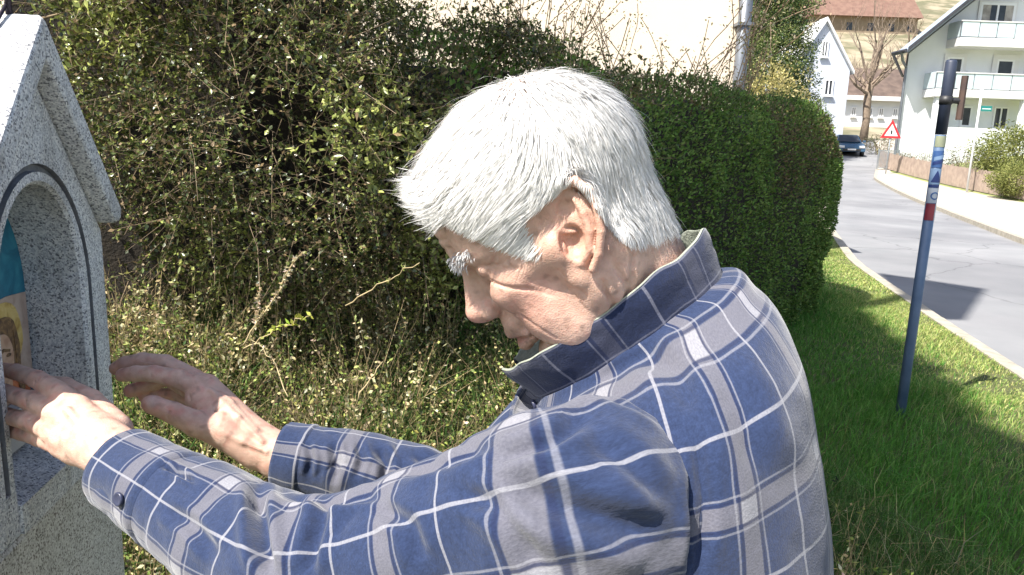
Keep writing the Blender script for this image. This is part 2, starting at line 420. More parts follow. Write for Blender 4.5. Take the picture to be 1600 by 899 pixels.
# smaller gabled house
YM = 56.0
def mx_(px): return float(PY(px, 120, YM)[0])
def mz_(py): return float(PY(1290, py, YM)[2])
sm = empty('gabled_house', (mx_(1282), YM, mz_(225)), 'narrow pale gabled house partly hidden by the evergreen tree', 'house')
IMs = Matrix.Translation(-Vector(sm.location))
a0, a1, am = mx_(1238), mx_(1327), mx_(1281); ea, ap = mz_(108), mz_(34)
def sb(name, mb, m, parent=None): return mb.xf(IMs).build(name, m, parent or sm)
sb('wall', MB().prism([(a0, mz_(240)), (a1, mz_(240)), (a1, ea), (am, ap), (a0, ea)], 'y', YM, YM + 9), m_bluew)
sl1 = (ap - ea) / (a1 - am); sl0 = (ap - ea) / (am - a0)
sb('roof', MB().prism([(a1 + .22, ea - .22 * sl1 + .02), (am, ap + .02), (am, ap + .3), (a1 + .22, ea - .22 * sl1 + .26)], 'y', YM - .3, YM + 9.3)
   .prism([(a0 - .22, ea - .22 * sl0 + .02), (am, ap + .02), (am, ap + .3), (a0 - .22, ea - .22 * sl0 + .26)], 'y', YM - .3, YM + 9.3), m_trim)
for (a, b, t, u) in ((1278, 1289, 64, 90), (1289, 1303, 124, 150), (1251, 1262, 122, 150)):
    wn = window(None, mx_(a), mx_(b), mz_(u), mz_(t), YM, fr=.1, mull=1, out=.04)
    for o in [wn] + list(wn.children): o.data.transform(IMs)
    wn.parent = sm
sb('downpipe', MB().tube([(mx_(1264), YM - .08, mz_(92)), (mx_(1264), YM - .08, mz_(240))], .07, 6), m_pipe)

# long low white building with a dark brown roof
YL = 76.0
def lx(px): return float(PY(px, 170, YL)[0])
def lz(py): return float(PY(1365, py, YL)[2])
lo_ = empty('low_building', (lx(1360), YL, lz(225)), 'long low white building with a dark brown roof behind the bare tree', 'building')
IMl = Matrix.Translation(-Vector(lo_.location))
def lb(name, mb, m, parent=None): return mb.xf(IMl).build(name, m, parent or lo_)
xa_, xb_ = lx(1300), lx(1450)
lb('wall', MB().box(xa_, xb_, YL, YL + 8, lz(225), lz(152)), m_white)
lb('roof', MB().prism([(YL - .6, lz(154)), (YL + 4, lz(100)), (YL + 8.6, lz(154))], 'x', xa_ - .4, xb_ + .4), mat('brown_tile_roof', (.085, .06, .05), (.14, .10, .08), 1.5, .9))
for a in (1330, 1356, 1373, 1395):
    wn = window(None, lx(a), lx(a + 8), lz(184), lz(168), YL, fr=.12, mull=1, out=.04)
    for o in [wn] + list(wn.children): o.data.transform(IMl)
    wn.parent = lo_
lb('fascia', MB().box(xa_ - .4, xb_ + .4, YL - .72, YL - .605, lz(158), lz(151)), m_trim)

# terracotta roofed house high on the hill, only its roof in view
YT = 150.0
def tx(px): return float(PY(px, 20, YT)[0])
def tz(py): return float(PY(1350, py, YT)[2])
tr_ = empty('hill_house', (tx(1360), YT, tz(60)), 'house with a broad terracotta roof high on the hillside', 'house')
IMt = Matrix.Translation(-Vector(tr_.location))
zg = float(zt(tx(1350), YT))
MB().prism([(YT - 1.2, tz(27)), (YT + 8, tz(-45)), (YT + 17, tz(27))], 'x', tx(1268), tx(1440)).xf(IMt).build('roof', m_red, tr_)
MB().box(tx(1272), tx(1436), YT, YT + 15, zg - 3, tz(27) + .3).xf(IMt).build('wall', mat('ochre_wall', (.26, .21, .15), (.22, .17, .12), 1, .9), tr_)
for a in (1292, 1325, 1358, 1391, 1420):
    MB().box(tx(a), tx(a + 9), YT - .03, YT + .1, tz(48), tz(36)).xf(IMt).build('window', m_glass, tr_)

# cream house right behind the hedge
YC = 10.2
cr = empty('cream_house', (2.0, YC, 0), 'cream rendered house wall rising behind the clipped hedge', 'house')
xc = float(PY(1158, 80, YC)[0])
MB().box(-9, xc, YC, YC + 7, -.2, 4.9).xf(Matrix.Translation((-2.0, -YC, 0))).build('wall', m_cream, cr)
MB().prism([(YC - .2, 4.87), (YC + 3.5, 5.8), (YC + 7.2, 4.87)], 'x', -9.5, xc + .25).xf(Matrix.Translation((-2.0, -YC, 0))).build('roof', m_red, cr)
MB().tube([(xc - .02, YC - .10, 4.8), (xc - .02, YC - .10, -.2)], .085, 10).xf(Matrix.Translation((-2.0, -YC, 0))).build('downpipe', m_pipe, cr, smooth=True)
for z in (1.4, 3.1): MB().box(xc - .13, xc + .09, YC - .20, YC, z, z + .04).xf(Matrix.Translation((-2.0, -YC, 0))).build('pipe_clamp', m_pipe, cr)
# ================================================================== THINGS ALONG THE ROAD
# ---- brown picket fence
m_picket = mat('weathered_brown_picket', (.40, .31, .25), (.30, .23, .19), 4, .9, .3, 60)
m_post = mat('pale_fence_post', (.36, .29, .23), (.27, .22, .17), 4, .9)
fpts = [np.array([FX1 + .35, FY1 + 2.4]), np.array([FX1, FY1]), np.array([FX0, FY0]), np.array([FX0 - .55, 23.0])]
fence = empty('picket_fence', (FX0, FY0, float(zt(FX0, FY0))), 'long brown picket fence along the far pavement in front of the garden', 'fence')
fo = np.array(fence.location)
pk = MB(); dist = 0
for a, b in zip(fpts[:-1], fpts[1:]):
    L = np.linalg.norm(b - a); n = int(L / .115); d = (b - a) / L; ang = math.atan2(d[1], d[0])
    for k in range(n):
        q = a + d * (k + .5) * L / n; z = float(zt(q[0] - .05, q[1])); h = .92 + random.uniform(-.02, .02)
        M = Matrix.Translation((q[0] - fo[0], q[1] - fo[1], z - fo[2])) @ Matrix.Rotation(ang + random.uniform(-.05, .05), 4, 'Z')
        pk.box(-.037, .037, -.012, .012, .06, h, M)
    m = max(1, int(L / 2.35))
    for k in range(m + 1):
        q = a + d * k * L / m; z = float(zt(q[0] - .05, q[1]))
        MB().box(-.05, .05, -.05 + .1, .05 + .1, -.3, .98, Matrix.Translation((q[0] - fo[0], q[1] - fo[1], z - fo[2])) @ Matrix.Rotation(ang, 4, 'Z')).build('post', m_post, fence)
        if k < m:
            q2 = a + d * (k + 1) * L / m; z2 = float(zt(q2[0] - .05, q2[1]))
            for hh in (.25, .75):
                nn = np.array([-d[1], d[0]]) * .03
                MB().tube([(*(q + nn - fo[:2]), z + hh - fo[2]), (*(q2 + nn - fo[:2]), z2 + hh - fo[2])], .025, 4).build('rail', m_picket, fence)
tag(pk.build('picket', m_picket, fence), kind='stuff')

# ---- grey mesh gate at the fence's far end
ga = PY(1373, 240, 41.5); gate = empty('garden_gate', (ga[0], ga[1], float(zt(ga[0], ga[1]))), 'grey metal gate at the far end of the brown fence below the warning sign', 'gate')
m_galv = mat('galvanised', (.42, .45, .48), (.34, .37, .40), 5, .45, metal=.6)
fr = MB()
for x in (0, 1.12): fr.box(x - .03, x + .03, -.03, .03, -.1, 1.12)
for z in (.12, 1.05): fr.box(.031, 1.089, -.02, .02, z - .02, z + .02)
fr.build('gate_frame', m_galv, gate)
br = MB()
for k in range(1, 16): br.box(k * .07 - .014, k * .07 + .014, -.012, .012, .141, 1.029)
tag(br.build('bar', m_galv, gate), kind='stuff')

# ---- triangular warning sign
m_redp = mat('sign_red', (.55, .03, .04), (.48, .03, .04), 3, .4); m_signw = mat('sign_white', (.82, .82, .82), (.78, .78, .78), 3, .4)
m_black = mat('black_paint', (.015, .015, .018), (.03, .03, .03), 5, .5)
sp = PY(1393, 205, 39.0); zs = float(zt(sp[0], sp[1]))
sg = empty('warning_sign', (sp[0], sp[1], zs), 'triangular warning sign with red border at the end of the road', 'sign')
hz_ = sp[2] - zs
MB().tube([(0, .04, -.2), (0, .04, hz_ + .5)], .03, 8).build('post', m_galv, sg, True)
def tri(r, z): return [(r * math.cos(a), z + r * math.sin(a)) for a in (R(90), R(210), R(330))]
MB().prism(tri(.62, hz_ - .05), 'y', -.012, .008).build('border', m_redp, sg)
pl_ = MB().prism(tri(.40, hz_ - .05), 'y', -.018, -.0125).build('plate', m_signw, sg)
MB().prism([(-.035, hz_ - .17), (.035, hz_ - .17), (.05, hz_ - .02), (.0, hz_ + .06), (-.05, hz_ - .02)], 'y', -.022, -.0185).build('symbol', m_black, sg)

# ---- thin white post with a small green street sign
q = PY(1518, 250, 30.5); zq = float(zt(q[0], q[1]))
ss = empty('street_sign', (q[0], q[1], zq), 'thin white post carrying a small green name plate in the garden', 'sign')
htop = float(PY(1518, 122, 30.5)[2]) - zq
MB().tube([(0, 0, -.2), (0, 0, htop)], .045, 8).build('post', m_trim, ss, True)
zc = float(PY(1518, 169, 30.5)[2]) - zq
MB().box(.07, .50, -.015, .015, zc - .11, zc + .10).build('plate', mat('sign_green', (.02, .22, .20), (.02, .19, .18), 3, .4), ss)
MB().box(.11, .46, -.018, -.0155, zc - .03, zc + .0).build('lettering_line', m_signw, ss)

# ---- parked car at the end of the road
cx = PY(1332, 244, 50.0); zc = float(zt(cx[0], cx[1])) - .10
car = empty('parked_car', (cx[0] - .1, cx[1], zc), 'dark blue car seen from the front at the far end of the road', 'car', rz=R(-14))
m_car = mat('car_blue_paint', (.035, .085, .15), (.03, .075, .135), 2, .25, spec=.6)
prof = [(0, .32), (.04, .62), (.5, .82), (1.15, .92), (1.3, .95), (3.7, .98), (4.15, .9), (4.25, .55), (4.2, .3)]
MB().prism(prof, 'x', -.86, .86).build('body', m_car, car, bevel=.06)
cb = MB(); bot = [(1.15, .93), (3.85, .97)]; topy = [(1.95, 1.46), (3.3, 1.46)]
vs = [(-.80, 1.15, .93), (.80, 1.15, .93), (.80, 3.85, .97), (-.80, 3.85, .97), (-.62, 1.95, 1.46), (.62, 1.95, 1.46), (.62, 3.3, 1.46), (-.62, 3.3, 1.46)]
cb.add(vs, [(0, 1, 5, 4), (1, 2, 6, 5), (2, 3, 7, 6), (3, 0, 4, 7), (4, 5, 6, 7)]).build('cabin', m_car, car, bevel=.04)
MB().add([(-.70, 1.16, .97), (.70, 1.16, .97), (.56, 1.86, 1.42), (-.56, 1.86, 1.42)], [(0, 1, 2, 3)]).xf(Matrix.Translation((0, -.035, .02))).build('windscreen', m_glass, car)
for s in (-1, 1):
    MB().add([(s * .795, 1.5, 1.0), (s * .795, 3.5, 1.02), (s * .645, 3.15, 1.42), (s * .645, 2.0, 1.42)], [(0, 1, 2, 3) if s < 0 else (3, 2, 1, 0)]).xf(Matrix.Translation((s * .03, 0, 0))).build('side_window', m_glass, car)
    MB().box(s * .62 - .17, s * .62 + .17, -.02, .2, .56, .72).build('headlight', mat('headlight', (.75, .77, .8), (.6, .62, .65), 6, .15) if s < 0 else bpy.data.materials['headlight'], car, bevel=.03)
    MB().box(s * .98 - .09, s * .98 + .09, 1.35, 1.5, .95, 1.1).build('mirror', m_car, car, bevel=.03)
    for y in (.8, 3.4):
        ty = MB().tube([(s * .70, y, .31), (s * .89, y, .31)], .31, 18).build('wheel', m_black, car, True)
        MB().tube([(s * .88, y, .31), (s * .90, y, .31)], .19, 14).build('rim', m_galv, ty)
MB().box(-.55, .55, -.025, .02, .36, .5).build('grille', m_black, car)
MB().box(-.26, .26, -.04, -.026, .42, .52).build('number_plate', m_signw, car)

# ---- leaning signpost on the lawn with stickers
base = G(1405, 657); top = PY(1487, 94, base[1])
pole = empty('sign_pole', tuple(base), 'leaning grey-blue metal pole with stickers standing in the grass verge', 'pole')
dv = top - base; Lp = np.linalg.norm(dv); dv = dv / Lp; PR = .0275
m_poleL = mat('pole_blue_grey', (.075, .125, .215), (.115, .17, .27), 9, .5, .15, 80, metal=.2)
m_poleD = mat('pole_dark_cover', (.022, .030, .055), (.035, .045, .075), 8, .5)
def at_py(py):                                   # distance along the pole for a photo row
    lo, hi = 0.0, Lp
    for _ in range(40):
        m_ = (lo + hi) / 2; p = base + dv * m_ - CAM
        yy = 449.5 - FPX * (p @ up) / (p @ fw)
        if yy > py: lo = m_
        else: hi = m_
    return lo
sC = at_py(211)
MB().tube([dv * -.35, dv * sC], PR, 20).build('post', m_poleL, pole, True)
MB().tube([dv * (sC + .002), dv * (Lp - .012), dv * Lp], [PR + .0015, PR + .0015, PR - .004], 20).build('dark_cover', m_poleD, pole, True)
side = unit(np.cross(dv, np.array([0, 1.0, 0]))); frt = np.cross(side, dv)
if frt[1] > 0: frt = -frt
def sticker(py1, py2, m, a0=-75, a1=75, lift=.0012, parent=None, shear=0.0, name='sticker', wedge=False):
    s0, s1 = at_py(py1), at_py(py2); V = []; F = []; n = 14
    for i in range(n + 1):
        f = i / n; a = R(lerp(a0, a1, f)); d_ = (PR + lift) * (math.sin(a) * side * (-1 if side[0] < 0 else 1) + math.cos(a) * frt)
        t0, t1 = s0, s1
        if wedge: t1 = s0 + (s1 - s0) * (1 - abs(2 * f - 1))
        V += [d_ + dv * (t0 + shear * f), d_ + dv * (t1 + shear * f)]
    for i in range(n): F.append((2 * i, 2 * i + 2, 2 * i + 3, 2 * i + 1))
    return mesh_obj(name, np.array(V), F, m, parent or pole, True)
cY = mat('sticker_yellowish', (.28, .30, .19), (.23, .25, .17), 20, .6); cB = mat('sticker_blue', (.035, .09, .25), (.05, .12, .30), 30, .5)
cN = mat('sticker_navy', (.012, .03, .13), (.02, .04, .16), 20, .5); cW = mat('sticker_white', (.42, .46, .52), (.34, .38, .45), 25, .55)
cR = mat('sticker_red', (.26, .03, .045), (.20, .025, .04), 25, .5); cS = mat('sticker_pale_blue', (.17, .27, .44), (.21, .31, .47), 25, .5)
sticker(230, 213, cY, -80, 80)
st = sticker(262, 236, cB, -80, 80); sticker(252, 246, cS, -60, 70, .0024, st, .02, 'stripe'); sticker(259, 254, cN, -70, 60, .0024, st, .02, 'stripe')
st = sticker(288, 264, cS, -80, 80); sticker(285, 266, cN, -62, 50, .0024, st, 0, 'triangle', True)
sticker(293, 289, cN, -80, 80)
st = sticker(317, 294, cW, -80, 80)
sC0 = at_py(306); V = []; F = []
for i in range(24):
    a = 2 * math.pi * i / 24
    for r in (.014, .021):
        th_ = r * math.cos(a) / PR; d_ = (PR + .0026) * (math.sin(th_) * side * (-1 if side[0] < 0 else 1) + math.cos(th_) * frt); V.append(d_ + dv * (sC0 + r * math.sin(a)))
F = [(2 * i, 2 * i + 1, (2 * i + 3) % 48, (2 * i + 2) % 48) for i in range(24)]
mesh_obj('ring', np.array(V), F, cB, st, True)
st = sticker(344, 318, cR, -80, 25); sticker(344, 318, cW, 26, 80)
br = MB(); sA = at_py(157)
p0 = dv * sA
sd = side if side[0] > 0 else -side
br.tube([p0 + sd * .03, p0 + sd * .095], .016, 8)
br.build('bracket_arm', m_black, pole)
MB().tube([p0 + sd * .082 - dv * .10 + frt * .005, p0 + sd * .082 + dv * .13 + frt * .005], .017, 6).build('bracket_plate', mat('rusty_brown', (.06, .04, .035), (.10, .06, .045), 14, .8), pole)
MB().tube([p0 - dv * .022, p0 + dv * .022], PR + .005, 20).build('clamp', m_black, pole, True)

# ================================================================== TREES AND SHRUBS FAR AWAY
m_bark = mat('bark', (.16, .12, .085), (.09, .07, .05), 5, .95, .4, 30)
m_barkp = mat('pale_bark', (.27, .21, .155), (.17, .13, .10), 4, .95, .4, 30)
m_leaf = leaf_mat('foliage', .55, .35, .25)
def grow(mb, p, d, L, r, depth, rnd, spread=.6, droop=0, n=5, tips=None, upw=.15):
    pts = [p]; rad = [r]; q = p.copy(); dd = d.copy(); seg = 4
    for i in range(seg):
        dd = unit(dd + np.array([rnd.uniform(-1, 1), rnd.uniform(-1, 1), rnd.uniform(-.6, .8) + upw - droop]) * .22); q = q + dd * L / seg
        pts.append(q); rad.append(max(.004, r * (1 - .55 * (i + 1) / seg)))
    mb.tube(pts, rad, n if depth > 1 else 4, cap=False)
    if tips is not None: tips += [np.array(x) for x in pts[2:]]
    if depth <= 0: return
    for k in range(rnd.choice([2, 3, 3])):
        i = rnd.choice([2, 3, 4]); nd = unit(dd + np.array([rnd.uniform(-1, 1), rnd.uniform(-1, 1), rnd.uniform(-.5, .9)]) * spread * 1.2)
        grow(mb, pts[i], nd, L * rnd.uniform(.55, .85), rad[i] * .7, depth - 1, rnd, spread, droop, n, tips, upw)
def leaf_blob(c, rad, n, size, palette, weights, squash=1.0, top=None, clump=9, jit=.2):
    """leaf cloud in clumps through an ellipsoid; c centre, rad 3 radii"""
    k = max(1, n // clump); u = unit(rng.normal(size=(k, 3))); r = rng.uniform(.35, 1.0, (k, 1)) ** .45
    cc = np.array(c) + u * r * np.array(rad) * (1 + .12 * np.sin(u[:, :1] * 7 + u[:, 2:] * 5))
    pos = np.repeat(cc, clump, 0) + rng.normal(0, size * 1.3, (k * clump, 3))
    d = unit(np.repeat(u, clump, 0) * .8 + rng.normal(0, .7, (k * clump, 3))); nn = unit(rng.normal(0, 1, (k * clump, 3)) + np.array([0, 0, .8]))
    V, F = leaves2(pos, d, nn, size * rng.uniform(.7, 1.4, len(pos)), size * .55)
    cl = np.array(palette); ci = np.repeat(rng.choice(len(cl), k, p=np.array(weights) / sum(weights)), clump)
    C = np.repeat(np.clip(cl[ci] * (1 + rng.normal(0, jit, (len(pos), 1))), .003, .9), 4, 0)
    return V, F, C
# evergreen beside the narrow house
ev = PY(1203, 150, 45.0); zb_ = float(zt(ev[0], ev[1])) - .22
et = empty('evergreen_tree', (ev[0], ev[1], zb_), 'tall green conifer standing left of the narrow pale house', 'tree')
Ht = 15.5
MB().tube([(0, 0, 0), (.05, 0, 5), (0, .1, Ht - .3)], [.24, .17, .02], 8).build('trunk', m_bark, et, True)
parts = []
for i in range(1700):
    f = rng.uniform(.12, 1) ; z = f * Ht; rr = 2.75 * (1 - f) ** .5 + .2; a = rng.uniform(0, 6.283); r0 = rr * rng.uniform(.35, 1.05)
    parts.append(leaf_blob((r0 * math.cos(a), r0 * math.sin(a), z - .25 * r0), (.45, .45, .22), 60, .13, [(.07, .12, .04), (.14, .18, .06), (.22, .25, .09), (.03, .06, .035)], [3, 4, 3, 2]))
mesh_obj('crown', *(lambda v, f, c: (v, f))(*merge3(parts)), m_leaf, et, cols=merge3(parts)[2])

def shrub(name, px, py, Y, w, h, palette, weights, label, size=.09, n=2600, group=None, stems=True):
    p = PY(px, py, Y); z = float(zt(p[0], p[1])) - .02
    o = empty(name, (p[0], p[1], z), label, 'shrub', group)
    sm_ = MB()
    rnd = random.Random(px * 7 + py)
    for k in range(5): sm_.tube([(rnd.uniform(-.1, .1), rnd.uniform(-.1, .1), -.1), (rnd.uniform(-.3, .3) * w, rnd.uniform(-.3, .3) * w, h * .75)], [.02, .006], 4)
    sm_.build('stem', m_bark, o)
    V, F, C = merge3([leaf_blob((rng.uniform(-.12, .12) * w, rng.uniform(-.12, .12) * w, h * .52), (w * .5, w * .5, h * .5), n, size, palette, weights),
                      leaf_blob((0, 0, h * .45), (w * .42, w * .42, h * .42), n // 2, size, palette, weights)])
    V[:, 2] = np.maximum(V[:, 2], 0)
    mesh_obj('foliage', V, F, m_leaf, o, cols=C); return o
YG = [(.20, .22, .06), (.27, .28, .09), (.12, .15, .04)]
shrub('rounded_shrub', 1592, 240, 30.5, 2.9, 2.5, YG, [4, 3, 2], 'taller rounded yellow-green shrub behind the fence', .09, 9000)
shrub('clipped_shrub', 1598, 284, 27.6, 2.3, 1.35, YG, [2, 4, 2], 'low clipped shrub bulging over the near end of the brown fence', .07, 7500)
shrub('yellow_shrub', 1206, 150, 26.0, 2.3, 4.6, [(.42, .36, .14), (.34, .31, .12), (.48, .42, .20)], [3, 3, 2], 'yellowish spring shrub between the downpipe and the narrow house', .10, 4200)
shrub('pale_shrub', 1278, 190, 36.0, 1.7, 3.3, [(.22, .25, .13), (.17, .20, .09), (.30, .30, .20)], [3, 3, 2], 'pale green shrub in front of the narrow house', .08, 1800)
GD = [(.16, .135, .09), (.21, .18, .13), (.13, .15, .07), (.26, .19, .17)]
for px, py, Y, w_, h_, lb_ in ((1440, 240, 39.5, 1.3, .9, 'small brownish shrub at the corner of the white house terrace'), (1478, 243, 37.0, 1.6, .8, 'low greyish shrub in front of the terrace wall'),
                              (1503, 238, 38.5, 1.4, 1.3, 'twiggy shrub left of the thin white post'), (1540, 240, 36.5, 1.8, 1.0, 'brown-green shrub right of the thin white post'),
                              (1412, 238, 41.8, .9, .8, 'little shrub beside the grey gate')):
    shrub('garden_shrub', px, py, Y, w_, h_, GD, [3, 3, 3, 1], lb_, .07, 700, 'small shrubs in the far garden')
shrub('brown_shrub', 1372, 222, 52.0, 1.8, 1.2, GD, [3, 2, 3, 0], 'small brown-green shrub left of the warning sign', .10, 700)

# bare pollarded tree
bt = PY(1349, 215, 62.0); zb_ = float(zt(bt[0], bt[1])) - .25
bare = empty('bare_tree', (bt[0], bt[1], zb_), 'leafless old tree with gnarled branches in front of the low building', 'tree')
rnd = random.Random(5)
trk = MB(); hb_ = float(PY(1352, 132, 62.0)[2]) - zb_
trk.tube([(0, 0, 0), (.05, 0, hb_ * .4), (-.03, .05, hb_ * .75), (.02, 0, hb_)], [.36, .29, .31, .30], 9); trk.build('trunk', m_barkp, bare, True)
bm_ = MB()
for k in range(10):
    a = 2 * math.pi * k / 10 + rnd.uniform(-.3, .3); zz = hb_ * rnd.uniform(.8, 1.0)
    grow(bm_, np.array([.1 * math.cos(a), .1 * math.sin(a), zz]), unit(np.array([math.cos(a), math.sin(a) * .6, rnd.uniform(.15, 1.1)])), rnd.uniform(1.5, 2.4), .13, 3, rnd, .85)
for k in range(4):
    grow(bm_, np.array([0, 0, hb_]), unit(np.array([rnd.uniform(-.4, .5), rnd.uniform(-.3, .3), 1.2])), 3.4, .14, 3, rnd, .5, upw=.3)
bm_.build('branches', m_barkp, bare)

# bare trees on the hillside above
for k, (px, py, Y, h, lb_) in enumerate(((1300, 60, 120, 8, 'bare tree on the hillside left of the terracotta roof'), (1375, 62, 118, 9, 'bare tree on the hillside below the terracotta roof'), (1420, 66, 125, 8, 'bare tree on the hillside near the dark house roof'),
                                         (1335, 90, 100, 5, 'small bare tree on the slope behind the low building'))):
    p = PY(px, py, Y); z = float(zt(p[0], p[1])) - .3
    o = empty('hillside_tree', (p[0], p[1], z), lb_, 'tree', 'bare trees on the hillside'); rnd = random.Random(k + 40)
    MB().tube([(0, 0, 0), (.1, 0, h * .35)], [.22, .16], 6).build('trunk', m_barkp, o)
    b_ = MB()
    for j in range(6): grow(b_, np.array([.1, 0, h * .33]), unit(np.array([rnd.uniform(-.8, .8), rnd.uniform(-.8, .8), 1])), h * .35, .12, 2, rnd, .6, upw=.3)
    b_.build('branches', m_barkp, o)

# flowering twiggy shrub in front of the cream wall
fs = np.array([.95, 7.6, 0.0])
fb = empty('budding_shrub', tuple(fs), 'twiggy shrub with pale buds spreading in front of the cream wall', 'shrub')
rnd = random.Random(11); tips = []; b_ = MB()
for k in range(15):
    a = rnd.uniform(0, 6.28)
    grow(b_, np.array([rnd.uniform(-.3, .3), rnd.uniform(-.2, .2), .1]), unit(np.array([math.cos(a) * .75, math.sin(a) * .4, 1.15])), 1.45, .022, 3, rnd, .7, tips=tips, n=4, upw=.1)
b_.build('branches', mat('tan_twig', (.30, .21, .13), (.20, .14, .09), 8, .9), fb)
tp = np.array(tips); tp = tp[tp[:, 2] > 1.0]; rep = np.repeat(tp, 5, 0); rep = rep + rng.normal(0, .03, rep.shape)
V, F = leaves2(rep, rng.normal(size=rep.shape), rng.normal(size=rep.shape), rng.uniform(.018, .045, len(rep)), .018)
mesh_obj('buds', V, F, m_leaf, fb, cols=colv(len(rep), 4, [(.50, .42, .28), (.36, .34, .16), (.45, .33, .22)], [3, 2, 2]))

# ---- added out-of-frame shadow casters: a spruce for the verge, a board for the road
sz = empty('added_shadow_spruce', (-5.9, -1.2, -.2), 'added unseen spruce with its crown shaped to shade the verge', 'tree')
def along(u, wv, s):                              # sun-plane coordinates -> world point
    aw = -SUN[:2] / np.linalg.norm(SUN[:2]); e = np.array([-aw[1], aw[0]]) * -1
    xy = s * aw + u * e; return np.array([xy[0], xy[1], wv - s * SUN[2] / np.linalg.norm(SUN[:2])])
def uws(p):
    aw = -SUN[:2] / np.linalg.norm(SUN[:2]); e = np.array([aw[1], -aw[0]]); tn = SUN[2] / np.linalg.norm(SUN[:2])
    s = p[:2] @ aw; return np.array([p[:2] @ e, p[2] + tn * s])
A_, B_, C_ = uws(G(1296, 430)), uws(G(1600, 684)), uws(G(1395, 893))
slope = (A_[1] - B_[1]) / (A_[0] - B_[0])
n = 13000; uu = rng.uniform(-9.0, B_[0] + .55, n)
topw = np.where(uu > A_[0] - .9, B_[1] + slope * (uu - B_[0]), B_[1] + slope * (A_[0] - .9 - B_[0]) + 1.5 * (uu - A_[0] + .9)) + rng.normal(0, .06, n) - .62  # crown outline shaped to the wanted shade edge on the verge
botw = np.interp(uu, [-9, -4, -2.6, B_[0], B_[0] + .6], [5.0, 4.6, 4.1, C_[1] - .55, C_[1] - .35])
ww = botw + (topw - botw) * rng.uniform(0, 1, n) ** .8
ok = topw > botw
SP = np.array([along(a, b, -7.2 + c) for a, b, c in zip(uu[ok], ww[ok], rng.normal(0, .9, ok.sum()))])
SP[:, 2] += 0
V, F = leaves2(SP, rng.normal(size=SP.shape), rng.normal(size=SP.shape), .34, .26)
sl_ = np.array(sz.location)
mesh_obj('crown', V - sl_, F, m_leaf, sz, cols=colv(len(SP), 4, [(.03, .06, .02), (.05, .08, .03)], [1, 1]))
zt_top = SP[:, 2].max()
tb = along(A_[0] - .9, 0, -7.2); tb[2] = -.2
MB().tube([(tb[0] - sl_[0], tb[1] - sl_[1], -.1), (tb[0] - sl_[0], tb[1] - sl_[1], zt_top)], [.3, .05], 8).build('trunk', m_bark, sz)
Q = [uws(G(*c) - np.array([0, 0, .1]) * 1) for c in ((1372, 416), (1543, 440), (1510, 486), (1436, 484))]  # board corners projected back from the road shadow it is added to cast
q3 = [along(a[0], a[1], -.7) for a in Q]
up_c = sum(q3) / 4
ut = empty('added_board_pole', (up_c[0], up_c[1], -.1), 'added pole out of view whose flat board casts the angular road shadow', 'pole')
uo = np.array([up_c[0], up_c[1], -.1])
nrm = SUN * .05
MB().add([p - uo - nrm for p in q3] + [p - uo + nrm for p in q3], [(0, 1, 2, 3), (7, 6, 5, 4), (0, 4, 5, 1), (1, 5, 6, 2), (2, 6, 7, 3), (3, 7, 4, 0)]).build('board', m_galv, ut)
MB().tube([(0, 0, 0), (0, 0, up_c[2] + .1)], [.13, .09], 10).build('post', m_bark, ut, True)

# ================================================================== CLIPPED HEDGE
HA, HB = np.array([-.12, 3.0]), np.array([3.42, 7.58]); HD = unit(HB - HA); HN = np.array([HD[1], -HD[0]]); HL = np.linalg.norm(HB - HA)
HH, HT = 1.93, 1.3
hedge = empty('clipped_hedge', (float(HA[0]), float(HA[1]), 0), 'clipped dark green hedge with a rounded end beside the road', 'hedge')
ho = np.array([HA[0], HA[1], 0])
def hedge_pt(t, phi, shrink=0.0):
    """t along, phi around the cross-section from front base (0) over the top (1) to back base"""
    h = HH + .05 * np.sin(t * 3.1) - .08 * np.clip(t - HL + .5, 0, 1)
    r = .28
    per = np.array([0.0])
    a = (phi - .5) * math.pi * 1.0
    # superellipse half section
    c_, s_ = np.cos(math.pi * phi), np.sin(math.pi * phi)
    ex = .38
    off = np.sign(c_) * np.abs(c_) ** ex * (HT / 2 - shrink)
    z = np.abs(s_) ** ex * (h - shrink)
    endf = np.clip((t - (HL - .95)) / .95, 0, 1); rr = np.sqrt(np.clip(1 - endf ** 2.6, 0, 1))
    off = off * rr
    z = z * (1 - .26 * endf ** 2.4)
    zr_ = np.clip(z / h, 0, 1); t = t - .80 * np.clip(1 - zr_ * 1.5, 0, 1) ** 1.3 * endf + .16 * np.exp(-((zr_ - .6) / .25) ** 2) * endf
    xy = HA + HD * t[:, None] - HN * (HT / 2) + HN * off[:, None]
    return np.stack([xy[:, 0], xy[:, 1], z], 1)
def hedge_surface(n):
    t = rng.uniform(-.2, HL + .02, n); ph = np.where(rng.uniform(size=n) < .66, np.arcsin(np.clip(rng.uniform(.02, 1, n), 0, .999) ** (1 / .38)) / math.pi, rng.uniform(.10, .85, n))
    # thicker sampling at the far rounded end
    k = n // 5; t[:k] = HL - rng.uniform(0, 1, k) ** 1.6 * .75
    p = hedge_pt(t, ph); q = hedge_pt(t, ph + .01); r = hedge_pt(t - .02, ph)
    nr = unit(np.cross(q - p, r - p)); 
    cen = np.stack([*(HA + HD * np.minimum(t, HL - .6)[:, None] - HN * (HT / 2)).T, np.full(n, 1.0)], 1)
    nr = np.where(((p - cen) * nr).sum(1, keepdims=True) < 0, -nr, nr)
    nr = np.nan_to_num(nr, nan=0.3)
    return p, nr
n = 85000
p, nr = hedge_surface(n)
lump = vnoise(p[:, :], 2.2)[:, None] * .07 + vnoise(p, 6.0, 3.0)[:, None] * .035
dep = rng.exponential(.05, (n, 1)); p2 = p + nr * (lump - dep + .03)
d = unit(nr * .7 + rng.normal(0, .6, (n, 3)) + np.array([0, 0, .35])); nn = unit(rng.normal(0, .6, (n, 3)) + nr + np.array([0, 0, .4]))
